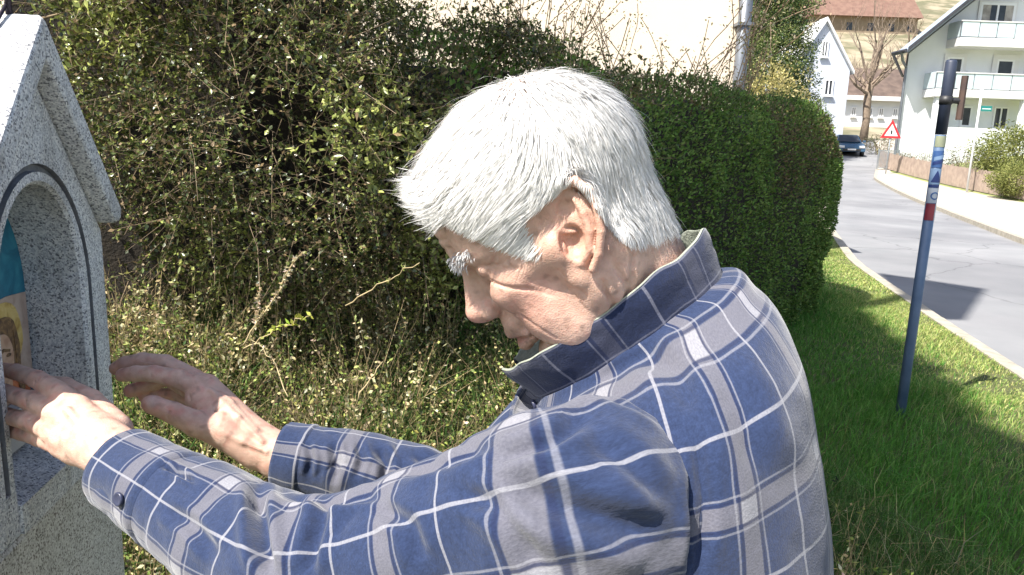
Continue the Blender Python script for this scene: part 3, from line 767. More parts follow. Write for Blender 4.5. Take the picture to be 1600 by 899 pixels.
V, F = leaves2(p2, d, nn, rng.uniform(.017, .036, n), rng.uniform(.011, .019, n))
brownish = (vnoise(p, .9, 9.0) > .22)
C = colv(n, 4, [(.11, .195, .04), (.16, .26, .058), (.22, .32, .08), (.065, .11, .03)], [4, 4, 2, 2], .22)
Cb = colv(n, 4, [(.17, .13, .07), (.12, .14, .045), (.23, .18, .10)], [3, 3, 1], .2)
bm4 = np.repeat(brownish & (rng.uniform(size=n) < .6), 4); C[bm4] = Cb[bm4]
mesh_obj('foliage', V - ho, F, m_leaf, hedge, cols=C)
# dark inner sheet: stands in for deep twigs, their shade in its colour
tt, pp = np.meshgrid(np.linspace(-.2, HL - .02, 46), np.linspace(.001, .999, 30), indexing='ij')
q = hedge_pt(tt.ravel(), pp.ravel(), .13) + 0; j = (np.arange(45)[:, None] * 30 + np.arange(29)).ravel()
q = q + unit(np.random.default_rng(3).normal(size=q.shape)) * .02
m_inner = mat('dark_twig_shade', (.035, .027, .018), (.016, .013, .010), 18, .95, .6, 90)
mesh_obj('twig_shade_core', q - ho, np.stack([j, j + 1, j + 31, j + 30], 1), m_inner, hedge)
# shoots poking out of the top line
k = 1500; p, nr = hedge_surface(k * 3); sel = p[:, 2] > 1.75; p, nr = p[sel][:k], nr[sel][:k]
segs = np.stack([p, p + unit(nr + rng.normal(0, .5, p.shape) + [0, 0, .6]) * rng.uniform(.03, .13, (len(p), 1))], 1)
V, F = twig_mesh(segs, .0016); mesh_obj('shoots', V - ho, F, m_bark, hedge)
lp = np.repeat(segs, 5, 0); f_ = rng.uniform(.3, 1, (len(lp), 1)); lp2 = lp[:, 0] + (lp[:, 1] - lp[:, 0]) * f_
V, F = leaves2(lp2, rng.normal(size=lp2.shape) + [0, 0, .6], rng.normal(size=lp2.shape), .022, .012)
mesh_obj('shoot_leaves', V - ho, F, m_leaf, hedge, cols=colv(len(lp2), 4, [(.06, .11, .025), (.09, .15, .035)], [1, 1]))

# ================================================================== OVERGROWN BUSH ON THE BANK
BA, BB = np.array([-2.7, 2.15]), np.array([.35, 3.30]); BD = unit(BB - BA); BN = np.array([BD[1], -BD[0]]); BL = np.linalg.norm(BB - BA)
def bank(x, y):
    q = (x - BB[0]) * BN[0] + (y - BB[1]) * BN[1]; t = (x - BA[0]) * BD[0] + (y - BA[1]) * BD[1]
    s = np.clip(1 - np.clip(q, 0, 9) / 2.0, 0, 1); s = s * s * (3 - 2 * s)
    e = np.clip((BL + .9 - t) / 1.4, 0, 1); e = e * e * (3 - 2 * e)
    return .66 * s * e
xs_, ys_ = np.linspace(-4.5, 2.2, 90), np.linspace(.3, 5.5, 80)
X, Y = np.meshgrid(xs_, ys_, indexing='ij'); Z = bank(X, Y) + .02 * np.sin(X * 9 + Y * 4) * (bank(X, Y) > .05) - .03 + .025 * (bank(X, Y) > .02)
i, j = np.meshgrid(np.arange(89), np.arange(79), indexing='ij'); a = (i * 80 + j).ravel()
m_soil = mat('leafy_soil', (.045, .034, .022), (.085, .065, .04), 14, .95, .6, 120)
tag(mesh_obj('bank', np.stack([X, Y, Z], -1).reshape(-1, 3), np.stack([a, a + 80, a + 81, a + 1], 1), m_soil, smooth=True), kind='structure')

bush = empty('overgrown_bush', (-1.1, 2.9, .5), 'big overgrown bush of dark twigs and small leaves on the bank behind the shrine', 'bush')
bo = np.array(bush.location)
def bush_pts(n):
    t = rng.uniform(.36 * BL, BL + .1, n); z = rng.uniform(.62, 2.85, n); f = t / BL
    ztop = np.interp(f, [-.1, .62, .76, 1.02], [2.9, 2.75, 2.12, 1.95]); z = .55 + (ztop - .55) * rng.uniform(0, 1, n) ** .8
    # the face bulges forward at 1.6-2 m and is hollow below
    face = .30 * np.sin(np.clip((z - .9) / 1.3, 0, 1) * math.pi) + .13 * np.sin(t * 4.3) + .16 * np.sin(t * 1.9 + z * 2.6) - .10
    dep = rng.exponential(.15, n)
    nz = vnoise(np.stack([t, z, 0 * t], 1), 1.25, 3.3) * .34 + vnoise(np.stack([t, z, 0 * t], 1), 3.1, 6.1) * .16; face = face + nz
    xy = BA + BD * t[:, None] + BN * (face - dep + .12)[:, None]
    return np.stack([xy[:, 0], xy[:, 1], z], 1), dep, f
n = 11500; p, dep, f = bush_pts(n)
den = vnoise(p, 1.7, 2.0) + .45 * vnoise(p, 4.5, 7.0) + .28 * np.clip((p[:, 2] - 1.25) / .5, -1, 1)
den = den - .30 * np.clip((f - .72) / .1, 0, 1) * (p[:, 2] > 1.3)
keep = den > -.10; p, dep, f = p[keep], dep[keep], f[keep]
dirv = unit(np.concatenate([np.repeat(BN[None] * .8, len(p), 0), np.full((len(p), 1), .15)], 1) + rng.normal(0, .75, (len(p), 3)))
ln = rng.uniform(.05, .17, (len(p), 1)); bend = rng.normal(0, .06, (len(p), 3)) - np.array([0, 0, .03])
mid = p + dirv * ln * .5 + bend * .5; end = p + dirv * ln + bend * 1.2
segs = np.concatenate([np.stack([p, mid], 1), np.stack([mid, end], 1)])
V1, F1 = twig_mesh(segs, rng.uniform(.0006, .0015, len(segs)))
m_twig = mat('bush_twig', (.27, .20, .125), (.14, .10, .065), 25, .85)
mesh_obj('twigs', V1 - bo, F1, m_twig, bush)
per = 13
fr_ = rng.uniform(.05, 1, (len(p), per, 1)); base_ = np.where(fr_ < .5, p[:, None] + (mid - p)[:, None] * fr_ * 2, mid[:, None] + (end - mid)[:, None] * (fr_ - .5) * 2).reshape(-1, 3)
dd = unit(np.repeat(dirv, per, 0) * .6 + rng.normal(0, .75, base_.shape) + [0, 0, .1]); nn = unit(rng.normal(0, .7, base_.shape) + [0, -.25, .8])
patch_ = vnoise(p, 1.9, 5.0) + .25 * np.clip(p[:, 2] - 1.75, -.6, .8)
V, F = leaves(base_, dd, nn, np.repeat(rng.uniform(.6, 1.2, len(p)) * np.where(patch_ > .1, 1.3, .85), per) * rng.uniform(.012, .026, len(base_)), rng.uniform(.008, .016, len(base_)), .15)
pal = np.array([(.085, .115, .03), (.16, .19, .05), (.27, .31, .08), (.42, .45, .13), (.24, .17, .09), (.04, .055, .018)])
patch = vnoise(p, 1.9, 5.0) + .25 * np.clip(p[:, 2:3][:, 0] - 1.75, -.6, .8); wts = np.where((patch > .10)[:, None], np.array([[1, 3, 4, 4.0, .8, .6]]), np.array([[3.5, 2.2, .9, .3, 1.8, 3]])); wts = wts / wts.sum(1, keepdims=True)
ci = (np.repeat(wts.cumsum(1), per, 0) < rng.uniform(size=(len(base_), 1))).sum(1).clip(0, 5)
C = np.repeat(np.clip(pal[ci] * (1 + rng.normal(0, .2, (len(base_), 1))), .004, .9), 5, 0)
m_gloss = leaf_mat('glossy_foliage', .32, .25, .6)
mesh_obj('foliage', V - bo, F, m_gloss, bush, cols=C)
# long bare canes in and out of the bush
m_cane = mat('cane_bark', (.30, .22, .13), (.18, .13, .08), 14, .85)
cn = MB(); rnd = random.Random(3)
for k in range(30):
    t = rnd.uniform(.4 * BL, BL); z = rnd.uniform(.6, 2.4); xy = BA + BD * t + BN * rnd.uniform(-.15, .18)
    q = np.array([xy[0], xy[1], z]); d_ = unit(np.array([rnd.uniform(-1, 1), rnd.uniform(-.35, .35), rnd.uniform(-.5, .9)])); pts = [q]
    for s_ in range(6):
        d_ = unit(d_ + np.array([rnd.uniform(-1, 1), rnd.uniform(-1, 1), rnd.uniform(-1, .6)]) * .45); pts.append(pts[-1] + d_ * rnd.uniform(.06, .13))
    r0 = rnd.uniform(.001, .0026); cn.tube([x - bo for x in pts], list(np.linspace(r0, r0 * .4, 7)), 4, cap=False)
for (a, b, c, r0) in (((138, 205, 2.45), (176, 175, 2.5), (260, 142, 2.55), .010), ((255, 145, 2.5), (330, 120, 2.6), (420, 95, 2.65), .005), ((60, 30, 2.4), (100, 20, 2.4), (160, 70, 2.5), .004)):
    MB().tube([P(*a) - bo, P(*b) - bo, P(*c) - bo], [r0, r0 * .85, r0 * .6], 6).build('cane', m_cane, bush, True)
tag(cn.build('canes', m_cane, bush, True), kind='stuff')
# dark inner sheet again, shade between the twigs put into its colour
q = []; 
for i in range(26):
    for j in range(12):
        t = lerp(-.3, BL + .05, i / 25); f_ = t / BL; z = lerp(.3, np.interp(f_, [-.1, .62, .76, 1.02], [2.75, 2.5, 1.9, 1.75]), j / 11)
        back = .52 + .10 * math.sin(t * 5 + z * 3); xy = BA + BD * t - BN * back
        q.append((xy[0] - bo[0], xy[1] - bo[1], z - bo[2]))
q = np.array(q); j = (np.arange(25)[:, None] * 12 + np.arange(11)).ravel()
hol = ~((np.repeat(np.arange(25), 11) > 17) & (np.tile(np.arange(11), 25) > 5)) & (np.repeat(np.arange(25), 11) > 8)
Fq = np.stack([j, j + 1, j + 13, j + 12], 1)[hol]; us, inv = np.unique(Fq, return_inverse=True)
mesh_obj('twig_shade_core', q[us], inv.reshape(-1, 4), m_inner, bush)

# ================================================================== UNDERGROWTH AND GRASS
def scatter(n, x0, x1, y0, y1): return np.stack([rng.uniform(x0, x1, n), rng.uniform(y0, y1, n)], 1)
xy = scatter(28000, -3.2, 1.2, 1.0, 3.6)
q = (xy - BB) @ BN; t = (xy - BA) @ BD
keep = (q > -.25) & (q < 1.95) & (t < BL + .4) & (np.abs(xy[:, 0] + .72) + np.abs(xy[:, 1] - .95) > .42) & ~((xy[:, 0] > -.35) & (xy[:, 1] < 1.25))
xy = xy[keep]; base_ = np.concatenate([xy, bank(xy[:, 0], xy[:, 1])[:, None]], 1)
pn = vnoise(np.concatenate([xy, xy[:, :1] * 0], 1), 1.6, 4.0)
dry = np.clip(.62 - .35 * (xy[:, 0] + .2) + pn * 1.1, 0.05, .95)
ns = len(base_); cl = np.clip(vnoise(np.concatenate([xy, xy[:, :1] * 0], 1), 3.4, 14.0) * 2.2 + .35, 0, 1); h = rng.uniform(.05, .19, ns) + cl * rng.uniform(.02, .34, ns)
ln_ = rng.normal(0, .55, (ns, 3)); ln_[:, 2] = 1; ln_ = unit(ln_); m1 = base_ + ln_ * h[:, None] * .5; tpv = base_ + ln_ * h[:, None] + rng.normal(0, .03, (ns, 3))
segs = np.concatenate([np.stack([base_, m1], 1), np.stack([m1, tpv], 1)])
V1, F1 = twig_mesh(segs, rng.uniform(.0005, .0012, len(segs))); C1 = np.repeat(np.clip(np.array([[.36, .28, .155]]) * (1 + rng.normal(0, .35, (len(segs), 1))), .02, .8), 6, 0)
per = 14; f_ = rng.uniform(.15, 1.0, (ns, per, 1)); lb_ = (base_[:, None] + (tpv - base_)[:, None] * f_).reshape(-1, 3)
dd = unit(rng.normal(0, 1, lb_.shape) + [0, 0, .3]); nn = unit(rng.normal(0, .8, lb_.shape) + [0, 0, .7])
V2, F2 = leaves(lb_, dd, nn, rng.uniform(.008, .019, len(lb_)) * np.repeat(.75 + .5 * cl, per), rng.uniform(.006, .012, len(lb_)), .2)
isdry = np.repeat(rng.uniform(size=ns) < np.clip(dry * .22 + .75 * (cl - .42), .02, .85), per)
Cd = colv(len(lb_), 5, [(.58, .50, .28), (.46, .38, .19), (.62, .56, .36), (.36, .38, .13)], [3, 2, 2, 2], .2); Cg = colv(len(lb_), 5, [(.08, .12, .03), (.17, .23, .055), (.34, .38, .10), (.03, .045, .016)], [3, 3, 2.6, 2], .2)
tone_ = np.repeat(np.clip(1 + rng.normal(0, .28, ns), .35, 1.6), per * 5)[:, None]; Cd = np.clip(Cd * tone_, .01, .85); Cg = np.clip(Cg * tone_, .01, .8)
C2 = np.where(np.repeat(isdry, 5)[:, None], Cd, Cg)
V, F = joinVF([(V1, F1), (V2, F2)]); tag(mesh_obj('undergrowth', V, F, m_leaf, cols=np.concatenate([C1, C2])), 'sunlit tangle of dry and green weeds on the bank', 'undergrowth', kind='stuff')
# grass tufts on the bank
xy = scatter(60000, -3.0, 1.9, 1.0, 4.3); q = (xy - BB) @ BN; t = (xy - BA) @ BD
pn = vnoise(np.concatenate([xy, xy[:, :1] * 0], 1), 2.1, 8.0)
keep = (q > -.2) & (q < 2.2) & (t < BL + 1.0) & (pn + .40 * (xy[:, 0] + .9) > -.12) & (np.abs(xy[:, 0] + .72) + np.abs(xy[:, 1] - .95) > .42) & ~((xy[:, 0] > -.35) & (xy[:, 1] < 1.25))
xy = xy[keep]; b0 = np.concatenate([xy, bank(xy[:, 0], xy[:, 1])[:, None] - .01], 1); n = len(b0)
lean = rng.normal(0, .28, (n, 3)); lean[:, 2] = 0; bend = rng.normal(0, .45, (n, 3)); bend[:, 2] = -.1
V, F = blades(b0, rng.uniform(.08, .30, n), rng.uniform(.002, .0045, n), lean, bend)
tag(mesh_obj('bank_grass', V, F, m_leaf, cols=colv(n, 6, [(.07, .15, .035), (.12, .21, .055), (.42, .38, .18)], [4, 3, 1.2], .2)), 'long green grass blades among the weeds of the bank', 'grass', kind='stuff')

# verge grass
def grass_field(n, x0, x1, y0, y1, h0, h1, w0, w1, pw=1.0):
    y = y0 + (y1 - y0) * rng.uniform(0, 1, n) ** pw; ke = np.interp(y, KL[:, 1], KL[:, 0]) - .15
    lo_ = np.maximum(x0, np.interp(y, [HA[1], HB[1], HB[1] + 1, 14], [HA[0] - .3, HB[0] - .4, HB[0] + .3, 5]) - .1)
    x = lo_ + (ke - lo_) * rng.uniform(0, 1, n); ok = (x < x1) & (ke > lo_); x, y, ke = x[ok], y[ok], ke[ok]
    tall = .6 + .9 * np.clip(vnoise(np.stack([x, y, x * 0], 1), 1.3, 1.0) + .35, 0, 1); edge = np.clip((ke - x) / 1.0, 0, 1)
    b0 = np.stack([x, y, zt(x, y) - .005], 1); nn_ = len(x)
    h = rng.uniform(h0, h1, nn_) * tall * (.45 + .55 * edge)
    lean = rng.normal(0, .22, (nn_, 3)) + np.array([.10, -.06, 0]); lean[:, 2] = 0; bend = rng.normal(0, .4, (nn_, 3)); bend[:, 2] = -.1
    V, F = blades(b0, h, rng.uniform(w0, w1, nn_), lean, bend)
    C = colv(nn_, 6, [(.085, .235, .036), (.12, .30, .05), (.18, .35, .07), (.32, .33, .14)], [4, 4, 2, .5], .18)
    drySunC = colv(nn_, 6, [(.42, .47, .15), (.52, .52, .22), (.30, .40, .11)], [3, 2, 3], .15)  # drier kerb grass, also yellowed and brightened to paint in the sunlit strip
    dm = np.repeat(rng.uniform(size=nn_) > .06 + 1.0 * np.clip((ke - x - .25) / .9, 0, 1) ** .9, 6); C[dm] = drySunC[dm]
    return V, F, C
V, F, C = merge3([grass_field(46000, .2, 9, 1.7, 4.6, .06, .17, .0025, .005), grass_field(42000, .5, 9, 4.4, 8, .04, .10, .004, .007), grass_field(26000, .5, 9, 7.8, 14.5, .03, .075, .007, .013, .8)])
tag(mesh_obj('grass', V, F, m_leaf, cols=C), 'green grass of the verge, long in front and drier with painted-in sun along the kerb', 'grass', kind='stuff')

# single stems that stand out in the bank
m_dry = mat('dry_stem', (.50, .40, .22), (.36, .28, .15), 20, .8)
def stem_thing(name, pts, r, label, leafpal=None, nl=0, size=.012, group=None, cat='stem'):
    W = [P(*a) for a in pts]; o0 = W[0]
    o = empty(name, tuple(o0), label, cat, group)
    dense = [W[0]]
    for a, b in zip(W[:-1], W[1:]):
        for k in range(1, 5): dense.append(a + (b - a) * k / 4 + rng.normal(0, .0035, 3))
    MB().tube([x - o0 for x in dense], list(np.linspace(r, r * .45, len(dense))), 5).build('stalk', m_dry, o, True)
    if nl:
        ar = np.array(dense); k = rng.integers(len(dense) // 4, len(dense) - 1, nl); f_ = rng.uniform(0, 1, (nl, 1)); q = ar[k] + (ar[k + 1] - ar[k]) * f_ - o0
        V, F = leaves(q, rng.normal(size=q.shape) + [0, 0, .4], rng.normal(size=q.shape) + [0, 0, .5], rng.uniform(.6, 1.4, nl) * size, size * .55, .2)
        mesh_obj('leaves', V, F, m_leaf, o, cols=colv(nl, 5, leafpal, [1] * len(leafpal), .2))
    return o
PL = [(.55, .46, .28), (.44, .36, .20), (.60, .55, .40)]
stem_thing('dry_stalk', [(380, 540, 2.0), (405, 500, 1.97), (440, 450, 1.95), (470, 394, 1.93)], .0028, 'tallest dry seeded stalk leaning right in front of the dark bush', PL, 130, .012, 'dry stalks on the bank', 'stalk')
stem_thing('dry_stalk', [(395, 520, 2.05), (402, 490, 2.05), (408, 452, 2.03)], .0022, 'short dry stalk left of the tallest seeded one', PL, 60, .011, 'dry stalks on the bank', 'stalk')
stem_thing('thorny_shoot', [(540, 478, 2.05), (590, 445, 1.98), (625, 428, 1.9), (655, 412, 1.86)], .0022, 'thin pale shoot with a few buds reaching towards the man\'s forehead', [(.25, .33, .08), (.4, .4, .15)], 7, .016, None, 'shoot')
stem_thing('leafy_shoot', [(380, 545, 1.95), (420, 525, 1.93), (455, 505, 1.9), (488, 490, 1.88)], .0018, 'low shoot with bright yellow-green leaves in the weeds', [(.36, .42, .06), (.46, .48, .10)], 42, .017, None, 'shoot')
stem_thing('dry_stalk', [(560, 625, 1.75), (578, 590, 1.75), (596, 568, 1.75)], .0022, 'pale dry stalk leaning right near the far sleeve', PL, 4, .012, 'dry stalks on the bank', 'stalk')
stem_thing('dry_stalk', [(450, 620, 1.8), (425, 560, 1.85), (398, 535, 1.9)], .0016, 'thin pale stalk arching left in the middle of the weeds', PL, 20, .011, 'dry stalks on the bank', 'stalk')
# ================================================================== GRANITE WAYSIDE SHRINE
def granite(name, lo, mid, hi, sc=540):
    m, t, b = new_mat(name); b.inputs['Roughness'].default_value = .62
    tc = t.nodes.new('ShaderNodeTexCoord')
    v = t.nodes.new('ShaderNodeTexVoronoi'); v.inputs['Scale'].default_value = sc; v.inputs['Randomness'].default_value = 1
    n0 = t.nodes.new('ShaderNodeTexNoise'); n0.inputs['Scale'].default_value = sc * .8; n0.inputs['Detail'].default_value = 5; n0.inputs['Roughness'].default_value = .7
    t.links.new(tc.outputs['Object'], n0.inputs['Vector'])
    mx = t.nodes.new('ShaderNodeMixRGB'); mx.inputs[0].default_value = .0022 * 420 / sc
    t.links.new(tc.outputs['Object'], mx.inputs[1]); t.links.new(n0.outputs['Color'], mx.inputs[2]); t.links.new(mx.outputs[0], v.inputs['Vector'])
    sp_ = t.nodes.new('ShaderNodeSeparateColor'); t.links.new(v.outputs['Color'], sp_.inputs[0])
    r_ = ramp(t, [(0, lo), (.11, lo), (.22, mid), (.52, mid), (.66, hi), (1, hi)]); t.links.new(sp_.outputs[0], r_.inputs[0])
    mp = t.nodes.new('ShaderNodeMapping'); mp.inputs['Scale'].default_value = (1, 1, .28); t.links.new(tc.outputs['Object'], mp.inputs['Vector'])
    n1 = t.nodes.new('ShaderNodeTexNoise'); n1.inputs['Scale'].default_value = 13; n1.inputs['Detail'].default_value = 7; n1.inputs['Roughness'].default_value = .7; t.links.new(mp.outputs[0], n1.inputs['Vector'])
    r2 = ramp(t, [(.34, (.62, .60, .56)), (.5, (.95, .95, .95)), (.72, (1.12, 1.11, 1.09))]); t.links.new(n1.outputs['Fac'], r2.inputs[0])
    ml = t.nodes.new('ShaderNodeMixRGB'); ml.blend_type = 'MULTIPLY'; ml.inputs[0].default_value = 1
    t.links.new(r_.outputs[0], ml.inputs[1]); t.links.new(r2.outputs[0], ml.inputs[2]); t.links.new(ml.outputs[0], b.inputs['Base Color'])
    bp = t.nodes.new('ShaderNodeBump'); bp.inputs['Strength'].default_value = .35; bp.inputs['Distance'].default_value = .002
    t.links.new(n0.outputs['Fac'], bp.inputs['Height']); t.links.new(bp.outputs[0], b.inputs['Normal'])
    return m
m_gran = granite('granite', (.17, .175, .195), (.50, .51, .54), (.74, .74, .74))
m_granw = granite('granite_warm', (.17, .15, .13), (.48, .46, .42), (.68, .66, .62))
m_groove = mat('dark_groove', (.19, .195, .21), (.12, .125, .14), 40, .8, .3, 200)
AN = R(8.0); SN = np.array([math.cos(AN), math.sin(AN), 0]); ST = np.array([-math.sin(AN), math.cos(AN), 0])
S0 = np.array([-.5225, .810, 0.0])                      # foot of the front face's centre line
SM = Matrix(((SN[0], ST[0], 0, S0[0]), (SN[1], ST[1], 0, S0[1]), (0, 0, 1, 0), (0, 0, 0, 1)))   # local x = out of the face, y = across (far side +), z up
shrine = empty('wayside_shrine', (0, 0, 0), 'grey granite wayside shrine with a steep gable and an arched niche', 'shrine')
shrine.matrix_world = SM
HWd, ZS, ZAP, ZSH, DEP = .160, 1.128, 1.566, 1.368, .27  # half width, sill, wall apex, wall shoulder, depth
AH, ZA0 = .096, 1.304                                   # arch half width and springing height
RISE = .135
ND = .075                                              # niche depth
def arch(off, nn=44):
    """opening outline from the near foot over the crown to the far foot, grown by off"""
    pts = []
    for k in range(10): pts.append((-(AH + off), lerp(ZS - off * .0, ZA0, k / 10)))
    for k in range(nn - 20):
        a = math.pi * (1 - k / (nn - 21)); pts.append(((AH + off) * math.cos(a), ZA0 + (RISE + off) * math.sin(a)))
    for k in range(10): pts.append(((AH + off), lerp(ZA0, ZS, (k + 1) / 10)))
    return pts
ZL = ZSH
def outer(nn=44):
    pts = []
    for k in range(nn):
        y, z = arch(.02)[k]
        a = math.atan2(z - 1.27, y) if True else 0
        pts.append(None)
    # piecewise: side up to shoulder, slope to apex, mirror
    out = []
    for k in range(nn):
        f = k / (nn - 1)
        if f < .30: out.append((-HWd, lerp(ZS, ZSH, f / .30)))
        elif f <= .5: g = (f - .30) / .20; out.append((lerp(-HWd, 0, g), lerp(ZSH, ZAP, g)))
        elif f <= .70: g = (f - .5) / .20; out.append((lerp(0, HWd, g), lerp(ZAP, ZSH, g)))
        else: out.append((HWd, lerp(ZSH, ZS, (f - .70) / .30)))
    return out
def ringpts(pl, x): return [(x, y, z) for y, z in pl]
NN = 44
rows = [ringpts(arch(0), -ND), ringpts(arch(0), -.004), ringpts(arch(.004), 0), ringpts(arch(.0135), 0)]
V = []; F = []
def addrows(rows):
    b = len(V)
    for r in rows: V.extend(r)
    for i in range(len(rows) - 1):
        for k in range(NN - 1): F.append((b + i * NN + k, b + i * NN + k + 1, b + (i + 1) * NN + k + 1, b + (i + 1) * NN + k))
addrows(rows)
addrows([ringpts(arch(.0225), 0), ringpts(outer(), 0), ringpts(outer(), -DEP)])
body = mesh_obj('niche_block', V, F, m_gran, shrine)
V = []; F = []
addrows([ringpts(arch(.0135), .0002), ringpts(arch(.0145), -.006), ringpts(arch(.0215), -.006), ringpts(arch(.0225), .0002)])
mesh_obj('groove', V, F, m_groove, body)
# back wall and niche floor, sloping sill
MB().box(-DEP, -ND - .001, -HWd + .004, HWd - .004, ZS - .02, ZA0 + .12).build('back_slab', m_gran, shrine)
sl_ = MB(); sl_.add([(-ND, -AH - .002, ZS + .004), (-ND, AH + .002, ZS + .004), (.004, AH + .002, ZS - .018), (.004, -AH - .002, ZS - .018), (-ND, -AH - .002, ZS - .05), (-ND, AH + .002, ZS - .05), (.004, AH + .002, ZS - .05), (.004, -AH - .002, ZS - .05)],
   [(3, 2, 1, 0), (4, 5, 6, 7), (0, 1, 5, 4), (1, 2, 6, 5), (2, 3, 7, 6), (3, 0, 4, 7)]); sl_.build('sill', m_gran, shrine)
# pedestal: near and far jamb feet beside the sill, then the shaft
MB().box(-DEP, 0, -HWd, -AH - .003, ZS - .05, ZS - .0005).build('jamb_foot', m_gran, shrine)
MB().box(-DEP, 0, AH + .003, HWd, ZS - .05, ZS - .0005).build('jamb_foot', m_gran, shrine)
ped = MB().box(-DEP, 0.001, -HWd, HWd, .32, ZS - .0505).build('shaft', m_granw, shrine, bevel=.006)
MB().box(-DEP - .06, .07, -HWd - .06, HWd + .06, -.25, .32).build('plinth', m_granw, shrine, bevel=.012)
# roof: two thick slabs meeting at the ridge, a little proud of the face
RT, OV = .030, .022
sn_, cs_ = (ZAP - ZSH), HWd; Ls = math.hypot(sn_, cs_); sn_, cs_ = sn_ / Ls, cs_ / Ls
EX = .012                                             # how far the eave runs past the wall line
ye = (HWd - .012) ; ze = ZSH + .020
for s in (-1, 1):
    e_in = (s * (ye + EX * cs_), ze - EX * sn_); e_out = (s * (ye + EX * cs_ + RT * sn_), ze - EX * sn_ + RT * cs_)
    a_in = (0, ZAP + .004); a_out = (0, ZAP + .004 + RT / cs_)
    mid_ = [(e_out[0] * .5 + e_in[0] * .5 + s * .007, (e_out[1] + e_in[1]) / 2 - .006)]
    r_ = MB().prism([e_in, mid_[0], e_out, a_out, a_in] if s > 0 else [a_in, a_out, e_out, mid_[0], e_in], 'x', -DEP - .03, OV).build('roof_slab', m_gran, shrine, bevel=.005)
# small iron cross on the ridge, its foot just in view
m_iron = mat('wrought_iron', (.03, .025, .04), (.05, .035, .05), 30, .5, .3, 120, metal=.6)
zr_ = ZAP + .004 + RT / cs_
MB().tube([(-.012, 0, zr_ - .01), (-.013, 0, zr_ + .20)], .0035, 8).tube([(-.0125, -.05, zr_ + .14), (-.0125, .05, zr_ + .14)], .0034, 8).build('cross', m_iron, shrine, True)
MB().lathe([(.002, zr_ + .012), (.0095, zr_ + .020), (.0105, zr_ + .030), (.007, zr_ + .040), (.002, zr_ + .044)], -.0125, 0, 12).build('knob', m_iron, shrine, True)
MB().tube([(-.013, -.003, zr_ + .006), (-.018, -.017, zr_ - .016), (-.028, -.034, zr_ - .046), (-.040, -.058, zr_ - .083)], .0018, 6).build('wire', m_iron, shrine, True)
# painted panel in the back of the niche: an ordinary devotional figure
def paint(name, a, b, c, sc=45):                        # brushed, mottled paint
    m, t, bb = new_mat(name); tc = t.nodes.new('ShaderNodeTexCoord'); n = t.nodes.new('ShaderNodeTexNoise'); n.inputs['Scale'].default_value = sc; n.inputs['Detail'].default_value = 8; n.inputs['Distortion'].default_value = 1.2
    t.links.new(tc.outputs['Object'], n.inputs['Vector']); r_ = ramp(t, [(.3, a), (.5, b), (.7, c)]); t.links.new(n.outputs['Fac'], r_.inputs[0]); t.links.new(r_.outputs[0], bb.inputs['Base Color']); bb.inputs['Roughness'].default_value = .55
    return m
m_teal = paint('panel_teal', (.01, .11, .18), (.015, .17, .26), (.04, .27, .36), 30)
m_pskin = paint('panel_skin', (.40, .21, .13), (.54, .33, .22), (.62, .42, .30), 55); m_phair = paint('panel_hair', (.07, .035, .02), (.17, .09, .04), (.34, .20, .08), 90)
m_phalo = paint('panel_gold', (.42, .25, .06), (.62, .43, .13), (.72, .56, .24), 60); m_probe = paint('panel_orange', (.36, .08, .03), (.55, .17, .06), (.62, .28, .12), 60); m_pbeige = paint('panel_beige', (.36, .25, .20), (.50, .37, .30), (.58, .46, .38), 40)
icon = MB().prism([(y, z) for y, z in arch(-.0015) if z > ZS + .006][::-1], 'x', -ND - .0005, -ND + .0075).build('painted_panel', m_teal, shrine)
def flat(name, pts, x, m): return MB().prism(pts, 'x', -ND + x - .0012, -ND + x).build(name, m, icon)
def ell(cy, cz, ry, rz, n=24, a0=0, a1=360, wob=0): return [(cy + ry * (1 + wob * math.sin(5 * k)) * math.cos(R(lerp(a0, a1, k / n))), cz + rz * (1 + wob * math.sin(7 * k)) * math.sin(R(lerp(a0, a1, k / n)))) for k in range(n)]
flat('field', [(-AH + .004, ZS + .06), (AH - .004, ZS + .06), (AH - .004, 1.300), (.05, 1.303), (-.02, 1.299), (-AH + .004, 1.302)], .0088, m_pbeige)
flat('gold_hair', ell(.034, 1.255, .040, .044, wob=.03), .0100, m_phalo)
flat('dark_hair', ell(.030, 1.243, .033, .040, wob=.05), .0112, m_phair)
flat('face', ell(.024, 1.232, .0215, .031), .0124, m_pskin)
flat('brow', [(.012, 1.243), (.024, 1.246), (.038, 1.242), (.037, 1.239), (.024, 1.242), (.013, 1.240)], .0130, m_phair)
flat('eye', ell(.034, 1.236, .005, .0022, 10), .0130, m_phair)
flat('lips', ell(.024, 1.215, .006, .0022, 10), .0130, m_probe)
flat('lock', [(.050, 1.262), (.062, 1.240), (.060, 1.212), (.066, 1.185), (.056, 1.178), (.051, 1.205), (.052, 1.235)], .0118, m_phair)
flat('robe', [(-.06, ZS + .03), (.088, ZS + .03), (.080, 1.178), (.066, 1.196), (.046, 1.205), (-.02, 1.208), (-.055, 1.18)], .0106, m_probe)
flat('neck', ell(.022, 1.200, .017, .032), .0115, m_pskin)
MB().box(-ND + .0145, -ND + .030, -AH + .006, AH - .006, ZS + .004, ZS + .05).build('panel_foot', mat('pale_panel_foot', (.45, .44, .42), (.38, .37, .35), 18, .7), shrine)
